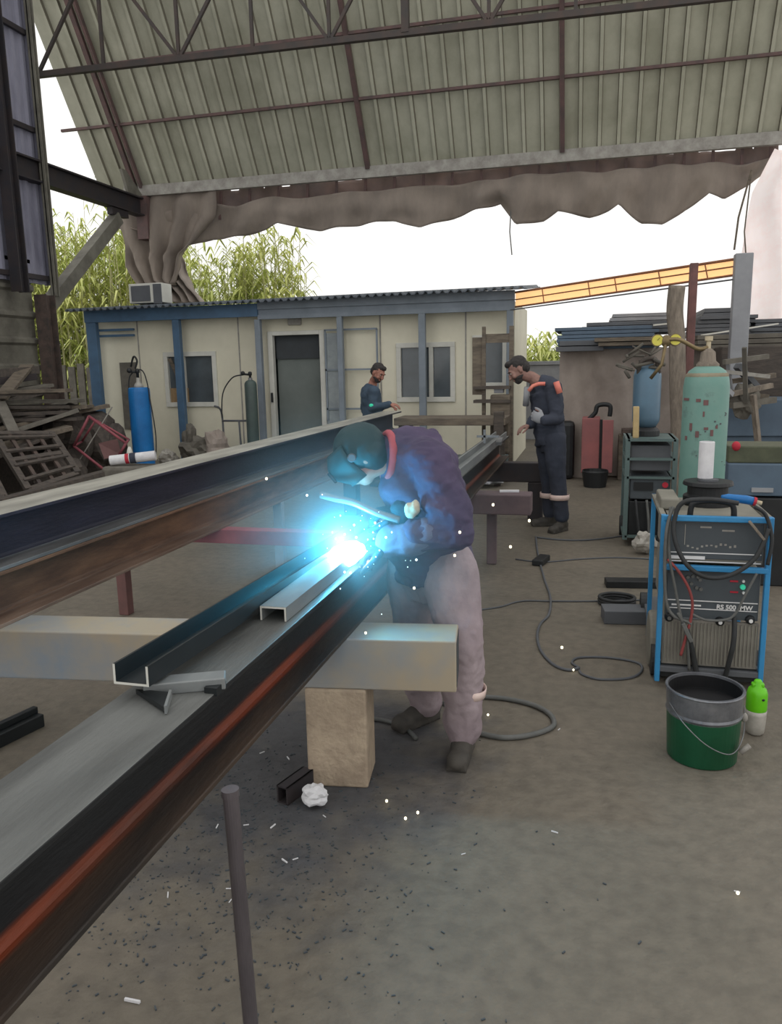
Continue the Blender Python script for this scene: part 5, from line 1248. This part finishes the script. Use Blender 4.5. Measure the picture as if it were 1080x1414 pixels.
# --- the welder, bending over the near beam, seen from his left
Yw = 3.1
pj = lambda x, y, Y: P(x, y, Y=Y)
J = dict(head=pj(500, 629, 2.98), neck=pj(538, 630, 3.03), face=V((-.72, -.22, -.62)), up=V((-.6, -.1, .8)),
         sh=[pj(552, 630, 3.26), pj(592, 636, 2.95)], el=[pj(604, 706, 3.1), pj(630, 728, 2.86)], wr=[pj(556, 706, 2.98), pj(538, 750, 2.86)],
         hip=[pj(570, 775, 3.24), pj(622, 785, 3.06)], kn=[pj(574, 890, 3.2), pj(638, 890, 2.98)], an=[pj(588, 985, 3.28), pj(640, 1020, 3.02)],
         toe=[(-.55, -.8), (.0, -1)], hemz=.055, bulk=[(pj(562, 630, 3.1), (.13, .16, .12)), (pj(578, 668, 3.08), (.15, .16, .17)), (pj(590, 715, 3.1), (.17, .16, .16)), (pj(592, 752, 3.12), (.178, .16, .13))], waist=pj(598, 706, 3.16), hem=.05, sleeve1='sleeve',
         hand=[(V((-1, -.3, -.05)), V((0, .2, -1)), 1.5, -1), (V((-.9, -.1, -.35)), V((0, .3, -1)), 1.4, -1)])
J['sleeve0'] = 'glove'
W, R_, s_, f_, u_ = person('person in purple jacket and mauve trousers bending over the near beam to weld', V((-.6, 3.1, 0)), J, dict(skin='skin', jacket='jacket', trousers='trousers', boot='boot'), .009, 'none', .022, 1.06)
def welder_gear():
    hd = J['head']
    h = MB(); h.ell(hd + R_ @ V((0, -.01, .03)), (.094, .11, .1), R_, 22, 14); h.ell(hd + R_ @ V((0, -.03, -.01)), (.094, .075, .08), R_, 18, 10)
    h.chain([hd + R_ @ V((0, -.03, -.02)), J['neck'] * .6 + hd * .4], [.078, .068])
    hh = remesh(h, 'hood', 'helmet', W, .008, 2, .006, 14)
    # face shield: curved plate in front of the face reaching below the chin
    vs = []; nu, nv = 16, 12
    for j in range(nv + 1):
        v = j / nv; z = .085 - .155 * v; w = .093 - .03 * abs(v - .35); fwd = .088 + .035 * math.sin(PI * min(1, v * 1.1))
        for i in range(nu + 1):
            a_ = -1.35 + 2.7 * i / nu; vs.append(hd + R_ @ V((w * math.sin(a_), fwd * math.cos(a_) * 1.15 + .01, z)))
    r = nu + 1; o = MB().add(vs, [(j * r + i, j * r + i + 1, (j + 1) * r + i + 1, (j + 1) * r + i) for j in range(nv) for i in range(nu)]).build('welding_mask', 'helmet', W, smooth=True)
    o.modifiers.new('s', 'SOLIDIFY').thickness = .006
    MB().box(hd + R_ @ V((0, .145, .01)), (.09, .012, .05), R_).build('filter_window', 'visor', o, bevel=.004)
    for k in (-1, 1): MB().lathe(hd + R_ @ V((k * .094, .03, .02)), [(.018, 0), (.014, .014)], 14, ax=R_ @ V((k, 0, 0))).build('adjusting_knob', 'dgrey', o)
    # pink collar
    c0 = J['neck'] * .8 + (J['sh'][0] + J['sh'][1]) * .5 * .2; d_ = (J['head'] - c0).normalized()
    x = d_.orthogonal().normalized(); y = d_.cross(x)
    pts = [c0 + d_ * .03 + x * .09 * math.cos(a_) + y * .095 * math.sin(a_) for a_ in [i * PI / 14 for i in range(28)]]
    MB().tube(pts, .016, 10, close=True).build('collar', 'pink', W, smooth=True)
    # gloves
    g = MB(); w = J['wr'][0]; hand_shape(g, w, J['hand'][0][0], J['hand'][0][1], 1.5, -1, 1.22); g.chain([w + V((.04, 0, 0)), w], [.05, .042]); remesh(g, 'glove', 'glove', W, .006, 1)
    q_ = P(572, 703, Y=2.84); c_ = MB().ell(q_, (.024, .02, .036), euler(0, .35, 0)).ell(q_ + V((-.02, 0, -.005)), (.018, .018, .03)); remesh(c_, 'cream_cuff', 'cream', W, .006, 2, .006, 40)
    g = MB(); w = J['wr'][1]; hand_shape(g, w, J['hand'][1][0], J['hand'][1][1], 1.4, -1, 1.2); remesh(g, 'glove', 'glove', W, .006, 1)
    a_ = J['an'][1]; band(W, 'leg_band', 'reflectw', V((a_.x + .005, a_.y, .265)), V((a_.x + .01, a_.y, .30)), .088)
welder_gear()
# torch held in the far hand, hose sweeping out over the beam
w0 = J['wr'][0] + V((-.09, -.03, -.03))
arc = P(477, 766, Y=2.8)
def torch():
    t = thing('welding_torch', 'welding torch with curved neck held in the dark glove above the arc', 'welding torch', w0)
    w1 = J['wr'][1] + V((-.085, -.01, -.04))
    MB().tube([w1 + V((.06, 0, .03)), w1, w1 + V((-.03, 0, -.01))], .014, 12).build('handle', 'black', t, smooth=True)
    MB().tube(spline([w1 + V((-.03, 0, -.01)), w1.lerp(arc, .6) + V((0, 0, .02)), arc + V((.02, 0, .03))]), .008, 10).build('swan_neck', 'brass', t, smooth=True)
    MB().tube([arc + V((.035, 0, .045)), arc + V((.012, 0, .02))], .011, 12).build('nozzle', 'steel', t)
    tag(MB().tube(spline([P(552, 718, Y=2.86), P(520, 708, Y=2.84), P(488, 694, Y=2.84), P(462, 688, Y=2.86), P(442, 683, Y=2.9)]), [.014] * 24 + [.006], 10).build('torch_hose', 'channell', smooth=True), 'pale torch hose sweeping left from the dark glove above the arc', 'hose')
torch()

# --- standing man in navy coverall on the right
Ym = 7.65
J2 = dict(head=pj(716, 511, 7.6), neck=pj(734, 521, Ym), face=V((-.8, -.25, -.55)), up=V((-.5, 0, .85)),
          sh=[pj(742, 534, 7.83), pj(764, 536, 7.5)], el=[pj(744, 572, 7.8), pj(770, 578, 7.42)], wr=[pj(733, 586, 7.55), pj(752, 580, 7.36)],
          hip=[pj(754, 604, 7.75), pj(766, 606, 7.55)], kn=[pj(758, 662, 7.76), pj(770, 664, 7.56)], an=[pj(760, 712, 7.78), pj(776, 716, 7.56)],
          toe=[(-.95, -.2), (-.5, -.8)], hem=.06, hand=[(V((-.8, -.4, -.3)), V((0, 0, -1)), .7, -1), (V((-.75, .2, .25)), V((.2, 1, 0)), 1.0, 1)])
T2, R2, *_ = person('person in navy coverall with orange reflective patches standing and looking down at the beam', V((-.35, 7.65, 0)), J2, dict(skin='skin2', jacket='navy', trousers='navy', boot='boot'), .011, 'hair', .014, .98, True)
def gear2():
    s0, e0 = J2['sh'][1], J2['el'][1]
    d = (e0 - s0).normalized()
    for m, (xa, ya), (xb, yb), Y in (('reflect', (768, 529), (773, 543), 7.38),):
        pass
    # upper-arm and chest strips made as bands that hug the cloth
    che = (J2['sh'][0] + J2['sh'][1]) / 2
    s1, e1 = J2['sh'][0], J2['el'][0]; d1 = (e1 - s1).normalized()
    pts = [P(x, y, Y=7.44) for x, y in ((730, 540), (736, 533), (744, 530), (753, 530))]
    MB().tube(pts, .018, 8).build('chest_strip', 'reflect', T2, smooth=True)
    pts = [P(x, y, Y=7.38) for x, y in ((768, 527), (773, 543))]
    MB().tube(pts, .028, 8).build('back_strip', 'reflect', T2, smooth=True)
    for i in (0, 1):
        k, a = J2['kn'][i], J2['an'][i]; u = .42; c = k.lerp(a, u); band(T2, 'leg_band', 'reflectw', c + V((0, 0, .025)), c - V((0, 0, .025)), .094)
    MB().tube([P(728, 535, Y=7.55), P(726, 560, Y=7.6)], .03, 10).build('white_undershirt', 'lgrey', T2, smooth=True)
    g = MB(); hand_shape(g, J2['wr'][1], J2['hand'][1][0], J2['hand'][1][1], 1.0, 1, 1.2); remesh(g, 'glove', 'lgrey', T2, .007, 1)
gear2()

# --- man behind the stacked beams
Yf = 10.2; zf = 0
def man3():
    gx = P(516, 600, Y=Yf).x
    J3 = dict(head=pj(522, 515, 10.12), neck=pj(516, 526, Yf), face=V((.75, -.45, -.5)), up=V((.3, 0, .95)),
              sh=[pj(517, 541, 10.0), pj(506, 540, 10.36)], el=[pj(514, 564, 9.95), pj(504, 566, 10.4)], wr=[pj(537, 558, 9.85), pj(534, 560, 10.2)],
              hip=[V((gx + .04, 10.1, .92)), V((gx - .04, 10.3, .92))], kn=[V((gx + .05, 10.08, .5)), V((gx - .03, 10.32, .5))], an=[V((gx + .03, 10.08, .1)), V((gx - .04, 10.33, .1))],
              toe=[(.9, -.4), (.9, -.3)], hem=.08, hand=[(V((.9, .1, -.1)), V((0, .2, -1)), .7, 1), (V((.9, -.2, -.1)), V((0, 0, -1)), .7, -1)])
    T3, *_ = person('person in teal navy jacket standing before the cabin beyond the stacked beams', V((gx, 10.2, 0)), J3, dict(skin='skin', jacket='navy2', trousers='navy', boot='boot'), .012, 'hair', .012, .92, True)
    b = J3['sh'][0].lerp(J3['el'][0], .8); MB().ell(b + V((.0, -.065, 0)), (.03, .012, .022)).build('sleeve_badge', 'greenlamp', T3, smooth=True)
man3()

# ============================================================ ARC, SPARKS, SMOKE
def emitter(name, c, s):
    m = bpy.data.materials.new(name); m.use_nodes = True; nt = m.node_tree; nt.nodes.clear()
    e = nt.nodes.new('ShaderNodeEmission'); e.inputs['Color'].default_value = c; e.inputs['Strength'].default_value = s
    o = nt.nodes.new('ShaderNodeOutputMaterial'); nt.links.new(e.outputs[0], o.inputs['Surface']); return m
M['arc'] = emitter('arc_light', (.75, .97, 1, 1), 14)
M['spark'] = emitter('spark_white', (.8, .98, 1, 1), 4)
M['sparkw'] = emitter('spark_warm', (1, .9, .65, 1), 3)
b = bmesh.new(); bmesh.ops.create_icosphere(b, subdivisions=3, radius=1); vs = []
for v in b.verts:
    k = 1 + .25 * noise.noise(v.co * 2.2 + V((4, 0, 0))); vs.append(arc + V((v.co.x * .075 * k + v.co.z * .016, v.co.y * .045 * k, v.co.z * .05 * k + v.co.x * .012)))
tag(MB().add(vs, [[v.index for v in f.verts] for f in b.faces]).build('welding_arc', 'arc', smooth=True), 'blinding white blue welding arc on the near beam', 'arc'); b.free()
sp = [(445, 683), (500, 712), (512, 716), (470, 712), (523, 707), (518, 722), (524, 726), (515, 735), (508, 745), (503, 731), (484, 732), (476, 738), (459, 735), (446, 738), (452, 757), (516, 744), (507, 761), (524, 760), (421, 771), (416, 790), (466, 805), (470, 813), (508, 783), (516, 779), (497, 783), (484, 791), (527, 848), (560, 774), (567, 774), (575, 773), (563, 783), (541, 735), (478, 706), (462, 714), (424, 684), (527, 720), (492, 742), (512, 754), (489, 725), (472, 727), (454, 776), (496, 752), (533, 742), (519, 769), (437, 786), (503, 796), (484, 748), (464, 744), (498, 719), (476, 790)]
rn = random.Random(9); src = None
for (x, y) in sp:
    q = P(x, y, Y=rn.uniform(2.5, 2.74)); s = rn.choice([.001, .0014, .0018, .0024, .0034])
    if src is None:
        bb_ = bmesh.new(); bmesh.ops.create_icosphere(bb_, subdivisions=2, radius=1); o = MB().add([v.co.copy() for v in bb_.verts], [[v.index for v in f.verts] for f in bb_.faces]).build('weld_spark', 'spark', smooth=True, origin=(0, 0, 0)); bb_.free(); src = o
    else: o = src.copy(); col.objects.link(o)
    o.location = q; o.scale = (s, s, s * 1.3); tag(o, 'tiny white blue spark flying around the welding arc', 'spark', 'sparks around the welding arc')
sp2 = [(368, 661), (635, 735), (628, 767), (572, 812), (681, 697), (731, 719), (705, 755), (776, 894), (792, 925), (534, 1106), (560, 1130), (577, 1122), (574, 984), (505, 874), (674, 987), (1019, 1233)]
for i, (x, y) in enumerate(sp2):
    q = P(x, y, Y=2.6) if y < 900 else P(x, y, z=.012); s = .0045 if y < 900 else .005
    o = src.copy(); o.data = src.data if i else src.data.copy()
    if i == 0: o.data.materials.clear(); o.data.materials.append(M['sparkw']); d2 = o.data
    else: o.data = d2
    col.objects.link(o); o.location = q; o.scale = (s, s, s * 1.2); tag(o, 'lone warm white spark thrown well away from the arc', 'spark', 'stray sparks far from the arc')

# smoke around the arc: thin, densest at the weld, drifting up and left
def smoke():
    c = arc + V((-.0, -.0, .02)); r = .68
    m = bpy.data.materials.new('weld_smoke'); m.use_nodes = True; nt = m.node_tree; n = nt.nodes; L = nt.links; n.clear()
    out = n.new('ShaderNodeOutputMaterial'); vs_ = n.new('ShaderNodeVolumePrincipled'); L.new(vs_.outputs[0], out.inputs['Volume'])
    vs_.inputs['Color'].default_value = (.6, .9, 1, 1); vs_.inputs['Anisotropy'].default_value = 0.0
    tc = n.new('ShaderNodeTexCoord'); ln = n.new('ShaderNodeVectorMath'); ln.operation = 'LENGTH'; L.new(tc.outputs['Object'], ln.inputs[0])
    mr = n.new('ShaderNodeMapRange'); mr.inputs['From Min'].default_value = 0.0; mr.inputs['From Max'].default_value = 1.0; mr.inputs['To Min'].default_value = 1; mr.inputs['To Max'].default_value = 0
    L.new(ln.outputs['Value'], mr.inputs['Value'])
    pw = n.new('ShaderNodeMath'); pw.operation = 'POWER'; pw.inputs[1].default_value = 2.0; L.new(mr.outputs[0], pw.inputs[0])
    ns = n.new('ShaderNodeTexNoise'); ns.inputs['Scale'].default_value = 2.2; ns.inputs['Detail'].default_value = 3; L.new(tc.outputs['Object'], ns.inputs['Vector'])
    mu = n.new('ShaderNodeMath'); mu.operation = 'MULTIPLY'; L.new(pw.outputs[0], mu.inputs[0]); L.new(ns.outputs['Fac'], mu.inputs[1])
    p2_ = n.new('ShaderNodeMath'); p2_.operation = 'POWER'; p2_.inputs[1].default_value = 11; L.new(mr.outputs[0], p2_.inputs[0])
    ma = n.new('ShaderNodeMath'); ma.operation = 'MULTIPLY_ADD'; ma.inputs[1].default_value = 1.6; L.new(p2_.outputs[0], ma.inputs[0]); L.new(mu.outputs[0], ma.inputs[2])
    m2 = n.new('ShaderNodeMath'); m2.operation = 'MULTIPLY'; m2.inputs[1].default_value = SMOKE; L.new(ma.outputs[0], m2.inputs[0]); L.new(m2.outputs[0], vs_.inputs['Density'])
    M['smoke'] = m
    o = MB().ell((0, 0, 0), (1, 1, 1), None, 24, 14).build('weld_smoke', 'smoke', smooth=True, origin=(0, 0, 0))
    o.location = c; o.scale = (r * 1.05, r * .9, r * .95); tag(o, 'thin blue lit smoke drifting around the welding arc', 'smoke'); o['kind'] = 'stuff'
SMOKE = 2.2
smoke()

# ============================================================ LIGHT
def lamp(name, kind, loc, power, color, size=.03, rot=None, **k):
    l = bpy.data.lights.new(name, kind); l.energy = power; l.color = color
    if kind == 'POINT': l.shadow_soft_size = size
    o = bpy.data.objects.new(name, l); col.objects.link(o); o.location = loc
    if rot: o.rotation_euler = rot
    return o
lamp('arc_lamp', 'POINT', arc + V((-.005, -.045, .075)), 20, (.1, .64, 1.0), .03)
w = bpy.data.worlds.new('sky'); scene.world = w; w.use_nodes = True
nt = w.node_tree; bg = nt.nodes['Background']; bg.inputs['Color'].default_value = (1, .985, .96, 1); bg.inputs['Strength'].default_value = 1.15
tc = nt.nodes.new('ShaderNodeTexCoord'); sx = nt.nodes.new('ShaderNodeSeparateXYZ'); nt.links.new(tc.outputs['Generated'], sx.inputs[0])
# bright overcast sky above the open yard ahead, dim hall interior behind and below
scene.view_settings.view_transform = 'Standard'; scene.view_settings.look = 'None'; scene.view_settings.exposure = 0; scene.view_settings.gamma = 1
scene.cycles.use_denoising = True
scene.cycles.volume_step_rate = 2.0; scene.cycles.volume_bounces = 0; scene.cycles.max_bounces = 5

# hall haze mixed into the colours: paler, greyer materials, mostly on far things
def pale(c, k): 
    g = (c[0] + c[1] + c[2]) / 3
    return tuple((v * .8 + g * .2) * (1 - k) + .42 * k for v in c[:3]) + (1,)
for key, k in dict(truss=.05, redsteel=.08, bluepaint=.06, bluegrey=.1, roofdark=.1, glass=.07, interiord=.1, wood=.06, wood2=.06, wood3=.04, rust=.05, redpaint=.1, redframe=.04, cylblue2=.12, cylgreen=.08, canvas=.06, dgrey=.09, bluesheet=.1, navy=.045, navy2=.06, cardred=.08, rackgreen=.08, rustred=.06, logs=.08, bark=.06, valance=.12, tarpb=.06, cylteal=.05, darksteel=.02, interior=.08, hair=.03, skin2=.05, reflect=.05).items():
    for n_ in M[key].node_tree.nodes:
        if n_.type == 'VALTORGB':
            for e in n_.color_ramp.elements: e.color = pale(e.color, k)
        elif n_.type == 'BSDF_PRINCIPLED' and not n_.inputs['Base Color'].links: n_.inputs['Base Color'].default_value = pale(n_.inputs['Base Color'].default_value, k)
